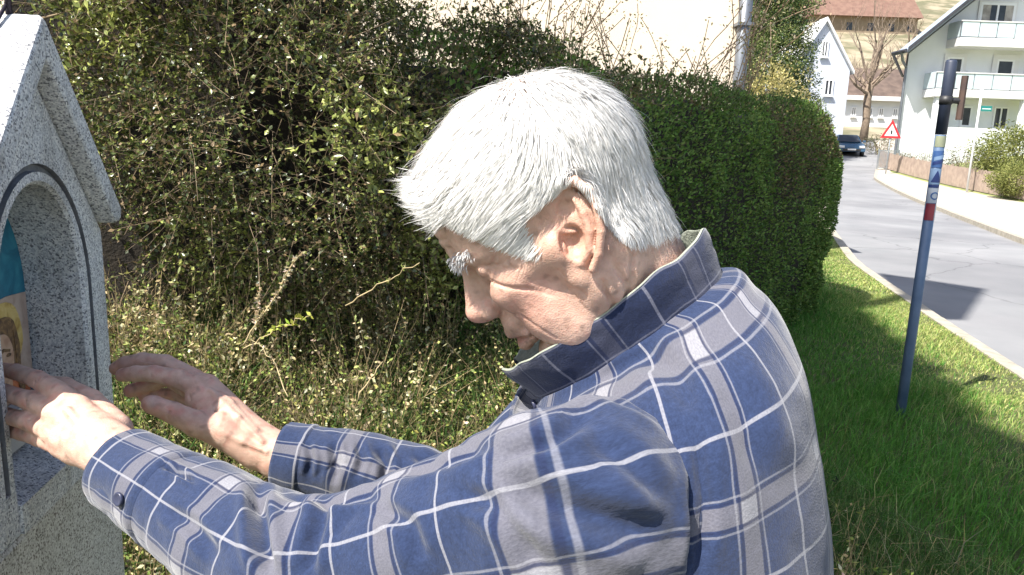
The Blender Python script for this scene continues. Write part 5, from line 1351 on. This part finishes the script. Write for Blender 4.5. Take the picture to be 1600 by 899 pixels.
# ---------------------------------------------------------------- clothes
def plaid(name, base=(.021, .034, .082), light=(.138, .135, .158), white=(.27, .27, .30), dark=(.014, .021, .06), per=.098, ou=0.0, ov=0.0, gain=1.0, du=.0, dv=.0):
    m, t, b = new_mat(name); L = t.links
    uv = t.nodes.new('ShaderNodeUVMap'); uv.uv_map = 'UVMap'
    wn = t.nodes.new('ShaderNodeTexNoise'); wn.inputs['Scale'].default_value = 22; wn.inputs['Detail'].default_value = 2
    L.new(uv.outputs[0], wn.inputs['Vector'])
    ws = t.nodes.new('ShaderNodeVectorMath'); ws.operation = 'SUBTRACT'; L.new(wn.outputs['Color'], ws.inputs[0]); ws.inputs[1].default_value = (.5, .5, .5)
    wm = t.nodes.new('ShaderNodeVectorMath'); wm.operation = 'SCALE'; L.new(ws.outputs[0], wm.inputs[0]); wm.inputs['Scale'].default_value = .0018
    wa = t.nodes.new('ShaderNodeVectorMath'); wa.operation = 'ADD'; L.new(uv.outputs[0], wa.inputs[0]); L.new(wm.outputs[0], wa.inputs[1])
    sx = t.nodes.new('ShaderNodeSeparateXYZ'); L.new(wa.outputs[0], sx.inputs[0])
    def M(op, a, b_=None, c_=None):
        n = t.nodes.new('ShaderNodeMath'); n.operation = op
        for i, v in enumerate((a, b_, c_)):
            if v is None: continue
            if isinstance(v, (int, float)): n.inputs[i].default_value = v
            else: L.new(v, n.inputs[i])
        return n.outputs[0]
    def band(x, c, hw, soft=.0007):                 # soft box of half width hw round c (metres in the period)
        d = M('ABSOLUTE', M('SUBTRACT', x, c)); return M('SUBTRACT', 1.0, M('SMOOTHSTEP', d, 0, 1) if False else sstep(d, hw - soft, hw + soft))
    def sstep(d, a, b_):
        n = t.nodes.new('ShaderNodeMapRange'); n.interpolation_type = 'SMOOTHSTEP'; L.new(d, n.inputs['Value']); n.inputs['From Min'].default_value = a; n.inputs['From Max'].default_value = b_
        return n.outputs[0]
    outs = []
    for comp, o in ((sx.outputs[0], ou), (sx.outputs[1], ov)):
        x = M('MODULO', M('ADD', comp, 10 * per + o), per); x = M('MODULO', M('ADD', x, per), per)
        h = per / 2
        dd = M('ABSOLUTE', M('SUBTRACT', x, h))       # 0 at the wide band's middle, h at the thin line
        wide = M('SUBTRACT', 1.0, sstep(dd, .0066, .0076)); dk = M('MULTIPLY', sstep(dd, .0072, .0080), M('SUBTRACT', 1.0, sstep(dd, .0090, .0098)))
        th2 = M('MULTIPLY', sstep(dd, .0102, .0108), M('SUBTRACT', 1.0, sstep(dd, .0116, .0124))); thin = sstep(dd, h - .0016, h - .0009)
        outs.append((wide, dk, th2, thin))
    def mixc(f, a, c_, fac=1.0):
        n = t.nodes.new('ShaderNodeMixRGB'); L.new(M('MULTIPLY', f, fac), n.inputs[0])
        if hasattr(a, 'links') or hasattr(a, 'is_linked'): L.new(a, n.inputs[1])
        else: n.inputs[1].default_value = (*a, 1)
        n.inputs[2].default_value = (*c_, 1); return n.outputs[0]
    # mottled brushed flannel ground
    g1 = t.nodes.new('ShaderNodeTexNoise'); g1.inputs['Scale'].default_value = 260; g1.inputs['Detail'].default_value = 4; L.new(uv.outputs[0], g1.inputs['Vector'])
    gr = ramp(t, [(.32, tuple(x * .84 for x in base)), (.68, tuple(min(1, x * 1.17) for x in base))]); L.new(g1.outputs['Fac'], gr.inputs[0])
    c = gr.outputs[0]
    (w1, d1, s1, t1), (w2, d2, s2, t2) = outs
    c = mixc(w1, c, light, .78); c = mixc(w2, c, light, .78)
    c = mixc(d1, c, dark, .72); c = mixc(d2, c, dark, .72)
    c = mixc(s1, c, white, .45); c = mixc(s2, c, white, .45)
    c = mixc(M('MULTIPLY', w1, w2), c, white, .75)
    c = mixc(t1, c, white, .72); c = mixc(t2, c, white, .72)
    # worn unevenness and weave
    g2 = t.nodes.new('ShaderNodeTexNoise'); g2.inputs['Scale'].default_value = 700; g2.inputs['Detail'].default_value = 3; L.new(uv.outputs[0], g2.inputs['Vector'])
    r2 = ramp(t, [(.3, (.80, .80, .82)), (.7, (1.12, 1.12, 1.10))]); L.new(g2.outputs['Fac'], r2.inputs[0])
    ml = t.nodes.new('ShaderNodeMixRGB'); ml.blend_type = 'MULTIPLY'; ml.inputs[0].default_value = 1; L.new(c, ml.inputs[1]); L.new(r2.outputs[0], ml.inputs[2])
    L.new(ml.outputs[0], b.inputs['Base Color']); b.inputs['Roughness'].default_value = .9; b.inputs['Specular IOR Level'].default_value = .15
    b.inputs['Sheen Weight'].default_value = .25; b.inputs['Sheen Roughness'].default_value = .5
    wv = t.nodes.new('ShaderNodeTexNoise'); wv.inputs['Scale'].default_value = 60; wv.inputs['Detail'].default_value = 5; L.new(uv.outputs[0], wv.inputs['Vector'])
    mixh = M('ADD', M('MULTIPLY', g2.outputs['Fac'], .35), wv.outputs['Fac'])
    bp = t.nodes.new('ShaderNodeBump'); bp.inputs['Strength'].default_value = .35; bp.inputs['Distance'].default_value = .004; L.new(mixh, bp.inputs['Height']); L.new(bp.outputs[0], b.inputs['Normal'])
    return m
def grid_mesh(name, Gd, m, parent, closed=True, uv=None, thick=0.0):
    """Gd (rows, cols, 3) -> mesh; closed joins the last column to the first; uv in metres"""
    nr, nc = Gd.shape[:2]; V = Gd
    if uv is None:
        r0 = Gd[nr // 2]; du = np.linalg.norm(np.diff(Gd, axis=1), axis=2).mean(0); du = np.concatenate([[0], np.cumsum(du)])
        dv_ = np.linalg.norm(np.diff(Gd, axis=0), axis=2).mean(1); dv_ = np.concatenate([[0], np.cumsum(dv_)])
        uv = np.stack(np.broadcast_arrays(du[None, :], dv_[:, None]), -1)
    i, j = np.meshgrid(np.arange(nr - 1), np.arange(nc - 1), indexing='ij'); a = (i * nc + j).ravel()
    F = np.stack([a, a + 1, a + nc + 1, a + nc], 1)
    o = mesh_obj(name, V.reshape(-1, 3) - mo, F, m, parent, True, uvs=uv.reshape(-1, 2))
    if thick:
        s_ = o.modifiers.new('cloth', 'SOLIDIFY'); s_.thickness = thick; s_.offset = -1
    return o
def gnormals(Gd):
    a = np.gradient(Gd, axis=0); b = np.gradient(Gd, axis=1); n = unit(np.cross(b, a)); return n
def proj(V):
    d = V - CAM; z = d @ fw; return np.stack([800 + FPX * (d @ rt) / z, 449.5 - FPX * (d @ up) / z], -1)
def crease(Gd, folds, facing=True):
    """folds: (list of photo points along the crease, depth m, width px); presses a valley with a soft lip on each side"""
    n = gnormals(Gd); c = Gd.mean(1, keepdims=True); n = np.where(((Gd - c) * n).sum(-1, keepdims=True) < 0, -n, n)
    px = proj(Gd); face = np.clip(((CAM - Gd) * n).sum(-1) / np.linalg.norm(CAM - Gd, axis=-1) * 3 + .3, 0, 1)
    disp = np.zeros(Gd.shape[:2])
    for pts, dep, wd in folds:
        pts = np.array(pts, float); best = np.full(disp.shape, 1e9); sg = np.zeros(disp.shape); tt = np.zeros(disp.shape)
        seg_n = len(pts) - 1
        for k in range(seg_n):
            a, b = pts[k], pts[k + 1]; ab = b - a; t_ = np.clip(((px - a) @ ab) / (ab @ ab), 0, 1); q = a + t_[..., None] * ab
            dv_ = px - q; d = np.linalg.norm(dv_, axis=-1); s_ = np.sign(ab[0] * dv_[..., 1] - ab[1] * dv_[..., 0])
            m = d < best; best = np.where(m, d, best); sg = np.where(m, s_, sg); tt = np.where(m, (k + t_) / seg_n, tt)
        env = np.clip(np.sin(np.clip(tt, .0, 1) * math.pi) * 1.5 + .12, 0, 1); x = best / wd
        disp += 1.1 * dep * env * (-np.exp(-x ** 2) + .55 * np.exp(-((x - 1.6) / .9) ** 2))
    return Gd + n * (disp * face)[..., None]
def wrinkle(Gd, amp, sc, seed, aniso=(1, 1, 1)):
    n = gnormals(Gd); sh = Gd.shape[:2]; p = (Gd.reshape(-1, 3) - mo) * np.array(aniso)
    w_ = np.array([mnoise.noise(Vector(tuple(q * sc + seed))) + .5 * mnoise.noise(Vector(tuple(q * sc * 2.3 + seed * 2))) for q in p]).reshape(sh)
    w_ = np.abs(w_) * 1.6 - .4
    return Gd + n * (w_ * amp)[..., None]
# shirt trunk
rings.insert(0, (rings[0][0] + rings[0][2] * .010, rings[0][1], rings[0][2], rings[0][3] * .86, rings[0][4] * .86))
NR, NC = 210, 230
C0 = cat_rom([r[0] for r in rings], NR); FWD = unit(cat_rom([r[1] for r in rings], NR)); UPV = unit(cat_rom([r[2] for r in rings], NR)); A_d = cat_rom([[r[3]] for r in rings], NR); B_w = cat_rom([[r[4]] for r in rings], NR)
ph = np.linspace(0, 2 * math.pi, NC)
# phi 0 = front, going to the camera side at 90 degrees
cph, sph = np.cos(ph), np.sin(ph); ex = 2 / 2.35
cs = np.sign(cph) * np.abs(cph) ** ex; ss = np.sign(sph) * np.abs(sph) ** ex
TG = C0[:, None] + FWD[:, None] * (A_d * cs[None])[..., None] + BLt[None, None] * (B_w * ss[None])[..., None]
# rounded upper back
TG = wrinkle(TG, .0035, 9.0, 1.7, (1, 1, .55))
folds_t = [([(1088, 690), (1100, 780), (1092, 899)], .006, 12), ([(1150, 640), (1200, 760), (1215, 899)], .003, 30), ([(1110, 560), (1160, 640), (1180, 740)], .003, 26),
           ([(1000, 545), (1060, 590), (1090, 650)], .004, 22), ([(940, 600), (1000, 570), (1080, 560)], .003, 16), ([(1230, 700), (1248, 800), (1250, 899)], .002, 24)]
TG = crease(TG, folds_t)
per = np.linalg.norm(np.diff(TG[80], axis=0), axis=1); uu_ = np.concatenate([[0], np.cumsum(per)]); vv_ = np.concatenate([[0], np.cumsum(np.linalg.norm(np.diff(C0 - FWD * A_d * .6, axis=0), axis=1))])
uvT = np.stack(np.broadcast_arrays(uu_[None, :], vv_[:, None]), -1)
m_shirt = plaid('plaid_flannel', ou=.012, ov=.024)
m_sleeve = plaid('plaid_flannel_sleeve', ou=.004, ov=.0)
m_collar = plaid('plaid_flannel_collar_shade', ou=.02, ov=.03, base=(.014, .023, .062), light=(.05, .055, .09), white=(.20, .205, .26))  # shirt plaid darkened: the collar's shade is put into the colour
shirt = grid_mesh('shirt', TG, m_shirt, man, uv=uvT, thick=.002)
# sleeves
def sleeve(name, ctrl, radii, folds, m, parent, nr=250, nc=200, rot0=0.0, wr=.0045, seed=3.0, flat_=1.0):
    Cc = cat_rom(ctrl, nr); Rr = cat_rom([[r] for r in radii], nr); T = unit(np.gradient(Cc, axis=0))
    ref = np.array([0, 0, 1.0]); fr = []
    a = unit(np.cross(T[0], ref))
    for i in range(nr):
        a = unit(a - T[i] * (a @ T[i])); b = np.cross(T[i], a); fr.append((a.copy(), b))
    th = np.linspace(0, 2 * math.pi, nc) + rot0
    Gd = np.stack([Cc[i] + Rr[i] * (np.cos(th)[:, None] * fr[i][0] + np.sin(th)[:, None] * fr[i][1] * flat_) for i in range(nr)])
    vv = np.concatenate([[0], np.cumsum(np.linalg.norm(np.diff(Cc, axis=0), axis=1))]); Rm = float(np.mean(Rr))
    uu = (th - rot0) * Rm
    Gd = wrinkle(Gd, wr, 13.0, seed); Gd = crease(Gd, folds)
    uv = np.stack(np.broadcast_arrays(uu[None, :], vv[:, None]), -1)
    return grid_mesh(name, Gd, m, parent, uv=uv, thick=.0018), Gd, Cc, Rr, fr, uv
sN = [P(990, 800, .63), P(950, 792, .555), P(880, 805, .525), P(740, 838, .545), P(590, 880, .567), P(480, 893, .58), P(400, 858, .612), P(320, 812, .645), P(255, 770, .675), P(196, 736, .702)]
rN = [.086, .081, .077, .066, .060, .056, .053, .048, .042, .0375]
foldsN = [([(402, 752), (404, 800), (408, 850), (420, 899)], .010, 14), ([(515, 770), (500, 810), (486, 860), (480, 899)], .006, 12),
          ([(790, 760), (860, 786), (940, 812), (1030, 846)], .009, 27), ([(770, 716), (850, 694), (920, 652)], .006, 13), ([(905, 606), (980, 614), (1060, 664)], .007, 11),
          ([(820, 640), (880, 620), (930, 590)], .004, 12), ([(700, 760), (770, 790), (820, 850), (850, 899)], .005, 16), ([(930, 690), (980, 720), (1050, 790)], .004, 18),
          ([(590, 790), (640, 820), (660, 880)], .0045, 14), ([(430, 770), (520, 782), (600, 772)], .005, 10), ([(255, 728), (278, 738), (305, 752)], .006, 5),
          ([(250, 790), (300, 820), (340, 870)], .004, 12), ([(1062, 660), (1082, 740), (1086, 830), (1080, 899)], .006, 9), ([(620, 740), (700, 720), (770, 690)], .005, 12)]
slv, GN, CN, RN, FN, uvN = sleeve('sleeve', sN, rN, foldsN, m_sleeve, man, rot0=R(40), seed=5.1)
sF = [shF + np.array([.02, 0, .0]), shF * .55 + elF * .45 + np.array([0, 0, .0]), P(735, 800, .865), P(640, 765, .865), P(555, 735, .868), P(500, 722, .87), P(448, 712, .873)]
rF = [.078, .070, .060, .054, .047, .042, .037]
foldsF = [([(590, 700), (604, 725), (600, 760)], .008, 9), ([(520, 690), (526, 720), (520, 760)], .005, 8), ([(640, 705), (680, 730), (700, 760)], .006, 10), ([(480, 690), (486, 715), (482, 745)], .004, 6), ([(560, 690), (566, 720), (556, 750)], .004, 7)]
slf, GF, CF, RF, FF, uvF = sleeve('sleeve', sF, rF, foldsF, m_sleeve, man, rot0=R(70), seed=9.3)
# cuffs: a doubled band at the end of each sleeve
def cuff(Gd, uv, parent, k, buttons=()):
    n = gnormals(Gd); c = Gd.mean(1, keepdims=True); n = np.where(((Gd - c) * n).sum(-1, keepdims=True) < 0, -n, n)
    of = np.minimum(np.arange(k) * .0009 + .0002, .0022)[:, None, None]; g = Gd[-k:] + n[-k:] * of; end = Gd[-1:] + n[-1:] * .0022
    t_ = unit((Gd[-1].mean(0) - Gd[-5].mean(0))); g = np.concatenate([g, end + t_ * .004, end + t_ * .004 - n[-1:] * .006, end - n[-1:] * .007 - t_ * .02])
    u2 = np.concatenate([uv[-k:], uv[-1:] + [0, .004], uv[-1:] + [0, .008], uv[-1:] + [0, .03]])
    return grid_mesh('cuff', g, m_sleeve, parent, uv=u2)
cuff(GN, uvN, slv, 38); cuff(GF, uvF, slf, 32)
m_button = mat('navy_button', (.03, .035, .07), (.05, .055, .10), 60, .35)
def button(px, py, Gd, parent, r=.0062):
    q = proj(Gd); dcam = np.linalg.norm(Gd - CAM, axis=-1); e = np.linalg.norm(q - np.array([px, py]), axis=-1); e = np.where(dcam < np.median(dcam) + .5, e + dcam * 60, 1e9)
    i, j = np.unravel_index(np.argmin(e), e.shape); p = Gd[i, j]; n = gnormals(Gd)[i, j]; n = n if n @ (CAM - p) > 0 else -n
    prf = [(r * .75, -.001), (r, .0008), (r, .0022), (r * .86, .0030), (r * .7, .0024), (.0008, .0024)]
    mb = MB().lathe([(a, z + .003) for a, z in prf], 0, 0, 18)
    for sx, sy in ((1, 1), (-1, 1), (1, -1), (-1, -1)): pass
    M_ = Matrix.Translation(Vector(p - mo)) @ Vector(n).to_track_quat('Z', 'Y').to_matrix().to_4x4()
    mb.xf(M_).build('button', m_button, parent, True)
button(193, 779, GN, slv)
# collar: stand, fold and falling leaf round the neck opening
ctr, f0, u0, a0, b0 = rings[1]; s0_ = BLt
GAP = R(11); phc = np.linspace(GAP, 2 * math.pi - GAP, 120)
def col_ring(ra, rb, h, lift=0.0, fall=0.0):
    """ring of the neck opening; fall lowers the ring towards the back"""
    c_, s_ = np.cos(phc), np.sin(phc)
    return ctr + f0 * (a0 * ra * c_)[:, None] + s0_ * (b0 * rb * s_)[:, None] + u0 * (h + fall * (1 - c_) * .5)[:, None]
def col_shell(prof, name, m, seed, parent, thick):
    CG = np.stack([col_ring(ra, rb, h + 0 * phc) for ra, rb, h in prof])
    dn = cat_rom(CG.reshape(len(prof), -1), 44).reshape(44, len(phc), 3); return dn
wav = .0016
prof_o = [(.90, .885, -.016), (.895, .885, .002), (.92, .925, .016), (.955, .985, .030), (.985, 1.035, .043), (.99, 1.05, .051)]
prof_i = [(.99, 1.05, .051), (.972, 1.025, .0515), (.95, .985, .042), (.915, .93, .027), (.88, .875, .008), (.87, .86, -.012)]
def wob(dn, k):
    sh = np.sin(phc * 9 + 1.0) * .5 + np.sin(phc * 17 + 2.3) * .3; f_ = np.linspace(0, 1, len(dn)) if k > 0 else np.linspace(1, 0, len(dn))
    return dn + u0 * (sh[None, :] * f_[:, None] * .0022)[..., None] + (unit(dn - ctr) * (np.sin(phc * 7)[None, :] * f_[:, None] * .0026)[..., None])
CO = wob(col_shell(prof_o, '', None, 0, None, 0), 1); CI = wob(col_shell(prof_i, '', None, 0, None, 0), -1)
coll = grid_mesh('collar', wrinkle(CO, .0012, 24.0, 4.4), m_collar, man)
m_tee = mat('olive_inner_shirt', (.33, .355, .29), (.27, .295, .24), 120, .9, .3, 400)
grid_mesh('lining', CI, m_tee, coll)
# front band below the collar, open at the throat
fb_ = []
for k, (ra, dz) in enumerate(((.93, .006), (1.02, -.03), (1.06, -.07), (1.05, -.12))):
    fb_.append([ctr + f0 * (a0 * ra * math.cos(an)) + s0_ * (b0 * 1.0 * math.sin(an)) + u0 * dz for an in np.linspace(R(-3), R(26), 10)])
FB = cat_rom(np.array(fb_).reshape(4, -1), 22).reshape(22, 10, 3)
plk = grid_mesh('button_band', FB, m_collar, man, thick=.003)
button(806, 640, FB, plk, .0058)
# soft inner shirt showing at the neck
tee = np.stack([ctr + f0 * ((a0 * ra * np.cos(ph))[:, None]) + s0_ * ((b0 * rb * np.sin(ph))[:, None]) + u0 * (h - .006 + .022 * (1 - np.cos(ph)) * .5)[:, None] for ra, rb, h in ((.80, .80, -.02), (.79, .79, .015), (.76, .775, .040), (.735, .755, .047), (.715, .735, .042), (.71, .73, .01))])
grid_mesh('inner_shirt', cat_rom(tee.reshape(6, -1), 24).reshape(24, NC, 3), m_tee, man)
# trousers and shoes, out of frame
m_trs = mat('dark_trousers', (.05, .052, .06), (.07, .07, .08), 60, .9, .3, 300); m_shoe = mat('brown_shoe', (.07, .04, .025), (.05, .03, .02), 20, .5)
Td = Field(np.array([-.36, .35, .02]), np.array([.50, 1.12, 1.12]), .012)
for s in (1, -1):
    hp_ = hipc + BLt * s * .09; kn = (hp_ + ft[s]) / 2 + BF * .05 + ez * .05
    Td.chain([hp_ + ez * .02, kn, ft[s] + ez * .10], [.112, .085, .072], .04)
Td.ell(hipc + ez * .03, (.16, .19, .12), .04)
V, F = Td.mesh(); trs = mesh_obj('trousers', V - mo, F, m_trs, man, True)
for s in (1, -1):
    Sd = Field(ft[s] + np.array([-.24, -.12, -.05]), ft[s] + np.array([.12, .16, .16]), .006)
    Sd.cap(ft[s] + ez * .052 + BF * .0, ft[s] + ez * .042 + BF * .165, .050, .044, .03); Sd.cap(ft[s] + ez * .10, ft[s] + ez * .06, .048, .052, .03)
    V, F = Sd.mesh(); V[:, 2] = np.maximum(V[:, 2], .002); mesh_obj('shoe', V - mo, F, m_shoe, man, True)

# ---------------------------------------------------------------- hair
hn = Hd.grad(HV)
HLn = np.array([[8.6, 9.3], [7.6, 7.7], [6.3, 5.1], [5.1, 3.0], [3.9, 1.1], [2.9, .1], [2.2, .8], [1.8, 2.2], [.6, 3.5], [-1.6, 3.7], [-2.6, 1.5], [-2.9, -1.5], [-3.3, -3.3], [-5.0, -4.4], [-7.2, -5.6], [-9, -6.4]])
o_ = np.argsort(HLn[:, 0])
def hair_mask(q):
    lim = np.interp(q[:, 0], HLn[o_, 0], HLn[o_, 1]); return (q[:, 2] > lim) & (q[:, 0] < 8.8)
tri_a = HFc[:, 0]; cen = HV[HFc].mean(1); ar_ = np.linalg.norm(np.cross(HV[HFc[:, 1]] - HV[HFc[:, 0]], HV[HFc[:, 3]] - HV[HFc[:, 0]]), axis=1)
ear_like = (np.abs(cen[:, 1]) > 6.5) & (np.abs(cen[:, 0] + .6) < 2.4) & (cen[:, 2] < 3.6)
okf = hair_mask(cen + rng.normal(0, .12, cen.shape)) & ~ear_like; idx_h = np.where(okf)[0]
def strands(n, length, steps, lift, jit=.3, nearw=2.2):
    mm_ = cen[idx_h, 2] - np.interp(cen[idx_h, 0], HLn[o_, 0], HLn[o_, 1]); pr = ar_[idx_h] * np.where(cen[idx_h, 1] > -1, nearw, 1.0) * np.clip(.35 + mm_ / 1.6, .35, 1); k = idx_h[rng.choice(len(idx_h), n, p=pr / pr.sum())]
    q = cen[k] + rng.normal(0, .1, (n, 3)); q = q - Hd.grad(q) * Hd.sample(q)[:, None]
    root = q.copy(); L_ = length * rng.uniform(.7, 1.15, n)
    back = np.clip((-root[:, 0] - 1.2) / 3.0, 0, 1)[:, None]; front = np.clip((root[:, 0] - 1.5) / 5.5, 0, 1) * np.clip((root[:, 2] - 6.6) / 2.0, 0, 1)
    L_ = L_ * (1 - .38 * np.clip((root[:, 0] - 4.5) / 3, 0, 1)) * (1 - .25 * back[:, 0]) * (1 - .3 * np.clip((4 - root[:, 2]) / 4, 0, 1))
    sw = vnoise(root, .45, 7.7)[:, None]; sl_ = np.clip(root[:, 1:2] / 5, -1, 1)
    dfw = np.concatenate([np.full((n, 1), .95), .20 * sl_ + .35 * sw, -.16 + .25 * sw], 1)
    dft = np.concatenate([np.full((n, 1), .72), .25 * sl_ + .45 * sw, np.full((n, 1), .70)], 1)
    dbk = np.concatenate([.38 + .25 * sw, .08 * sl_ + .2 * sw, np.full((n, 1), -.9)], 1)
    d0 = dfw * (1 - front[:, None]) + dft * front[:, None]; d0 = unit(d0 * (1 - back) + dbk * back); d0 = unit(d0 + rng.normal(0, jit * .4, (n, 3)))
    pts = [root - Hd.grad(root) * .1]; q = root.copy(); dl = (L_ / steps)[:, None]
    lf = lift * rng.uniform(.35, 1.2, n) * (.5 + .5 * np.clip((root[:, 2] + 1) / 7, 0, 1) + .55 * front) * (1 - .25 * back[:, 0]); slack = rng.uniform(.0, .45, n)
    kv = np.full(n, float(steps)); alive = np.ones(n, bool)
    for s_ in range(steps):
        g = Hd.grad(q); d = d0 - g * (d0 * g).sum(1, keepdims=True) * (1 - .55 * front[:, None]); d = unit(d + rng.normal(0, jit * .16, (n, 3)))
        q = q + d * dl; f_ = (s_ + 1) / steps
        tgt = lf * (1 - (1 - f_) ** 2.0); h_ = Hd.sample(q); corr = np.where(h_ < 2.6, tgt - h_, 0)
        corr = np.where(front > .5, np.maximum(corr, -.1), corr); q = q + g * (corr * .6)[:, None]; pts.append(q.copy())
        m = q[:, 2] - np.interp(q[:, 0], HLn[o_, 0], HLn[o_, 1]); ear_ = (np.abs(q[:, 0] + .5) < 2.4) & (q[:, 2] < 3.7 - slack) & (np.abs(q[:, 1]) > 6)
        bad = ((m < -slack * (1 + 1.2 * back[:, 0])) & (front < .3)) | ear_
        hit = alive & bad; kv[hit] = s_ + .6; alive &= ~bad
    kv = np.where(kv < steps, kv * rng.uniform(.55, 1.0, n), kv); Pz = np.stack(pts, 1); tt = np.linspace(0, 1, steps + 1)[None, :] * kv[:, None]; i0_ = np.clip(np.floor(tt).astype(int), 0, steps - 1); fr_ = (tt - i0_)[..., None]
    ar = np.arange(n)[:, None]; return Pz[ar, i0_] * (1 - fr_) + Pz[ar, i0_ + 1] * fr_
GS = strands(900, 3.8, 8, 1.15, jit=.2); groot = GS[:, 0]
def make_hair(n, length, lift, w0, clump):
    S = strands(n, length, 8, lift, jit=.2)
    nn_idx = np.empty(n, int)
    for a in range(0, n, 2000):
        d2 = ((S[a:a + 2000, None, 0] - groot[None]) ** 2).sum(2); nn_idx[a:a + 2000] = d2.argmin(1)
    gp = GS[nn_idx]; f_ = (np.linspace(0, 1, 9) ** 1.4)[None, :, None] * clump
    ln1 = np.linalg.norm(S[:, -1] - S[:, 0], axis=1); ln2 = np.linalg.norm(gp[:, -1] - gp[:, 0], axis=1); f_ = f_ * np.clip(1.6 - 1.2 * np.abs(ln1 - ln2), 0, 1)[:, None, None]
    S = S * (1 - f_) + (gp + (S[:, :1] - gp[:, :1]) * .45) * f_
    T = unit(np.gradient(S, axis=1)); g = Hd.grad(S.reshape(-1, 3)).reshape(S.shape); sd = unit(np.cross(T, unit(g + rng.normal(0, .2, (n, 1, 3)))))
    wd = (np.array([1, 1, 1, .95, .9, .8, .65, .45, .12]) * w0)[None, :, None] * rng.uniform(.6, 1.2, (n, 1, 1))
    A = h2w((S - sd * wd * .5).reshape(-1, 3)).reshape(S.shape); B = h2w((S + sd * wd * .5).reshape(-1, 3)).reshape(S.shape)
    V = np.stack([A, B], 2).reshape(-1, 3); k = np.arange(n)[:, None, None] * 18 + np.arange(8)[None, :, None] * 2 + np.array([[[0, 1, 3, 2]]])
    tone = np.clip(rng.normal(.95, .035, (n, 1)), .6, .98); grey = rng.uniform(size=(n, 1)) < .07; tone = np.where(grey, tone * .68, tone)
    tone = tone * (1 - .08 * np.clip(vnoise(S[:, 0], .42, 17.0) + .1, 0, 1)[:, None] * 1.8) * np.where(S[:, 0, 0:1] < -4.5, .95, 1.0)
    C = np.repeat(tone * np.array([[1.0, .98, .955]]), 18, 0)
    gn = unit(g + rng.normal(0, .16, (n, 1, 3)) + T * .15); gw = gn[..., 0:1] * HF + gn[..., 1:2] * HLt + gn[..., 2:3] * HU; HN_.append(np.repeat(gw, 2, axis=1).reshape(-1, 3))
    return V, k.reshape(-1, 4), C
HN_ = []
V, F, C = merge3([make_hair(24000, 3.6, .95, .064, .6), make_hair(9000, 4.1, 1.35, .054, .4), make_hair(500, 4.6, 2.0, .045, .15)])
m_hair, t, b = new_mat('white_hair'); at = t.nodes.new('ShaderNodeAttribute'); at.attribute_name = 'Col'; t.links.new(at.outputs['Color'], b.inputs['Base Color'])
b.inputs['Roughness'].default_value = .42; b.inputs['Specular IOR Level'].default_value = .35
tr = t.nodes.new('ShaderNodeBsdfTranslucent'); t.links.new(at.outputs['Color'], tr.inputs['Color']); mx = t.nodes.new('ShaderNodeMixShader'); mx.inputs[0].default_value = .15
t.links.new(b.outputs[0], mx.inputs[1]); t.links.new(tr.outputs[0], mx.inputs[2]); t.links.new(mx.outputs[0], t.nodes['Material Output'].inputs['Surface'])
hair_o = mesh_obj('hair', V - mo, F, m_hair, man, True, cols=C)
HNa = np.concatenate(HN_)
if len(hair_o.data.vertices) == len(HNa): hair_o.data.normals_split_custom_set_from_vertices([tuple(x) for x in HNa.tolist()])
# eyebrows
def brow(s):
    n = 240; f_ = rng.uniform(0, 1, n); q = np.stack([8.7 - 1.9 * f_ ** 1.5 + rng.normal(0, .12, n), s * (1.3 + 3.6 * f_), 3.75 + .35 * np.sin(f_ * 2.4) + rng.normal(0, .22, n)], 1); q = on_surf(q)
    g = Hd.grad(q); d = unit(np.stack([.35 + 0 * f_, s * (.4 + .5 * f_), -.15 + .3 * rng.normal(size=n)], 1) + g * .75 + rng.normal(0, .3, (n, 3))); L_ = rng.uniform(.3, .7, (n, 1))
    S = np.stack([q, q + d * L_ * .5, q + d * L_ + np.array([0, 0, -.18])], 1); sd = unit(np.cross(d, g))[:, None]; wd = np.array([1, .8, .15])[None, :, None] * .055
    V = np.stack([h2w((S - sd * wd).reshape(-1, 3)).reshape(S.shape), h2w((S + sd * wd).reshape(-1, 3)).reshape(S.shape)], 2).reshape(-1, 3)
    k = np.arange(n)[:, None, None] * 6 + np.arange(2)[None, :, None] * 2 + np.array([[[0, 1, 3, 2]]])
    mesh_obj('eyebrow', V - mo, k.reshape(-1, 4), m_hair, man, cols=np.repeat(np.clip(rng.normal(.74, .09, (n, 1)), .3, .9) * np.ones((1, 3)), 6, 0))
brow(1); brow(-1)
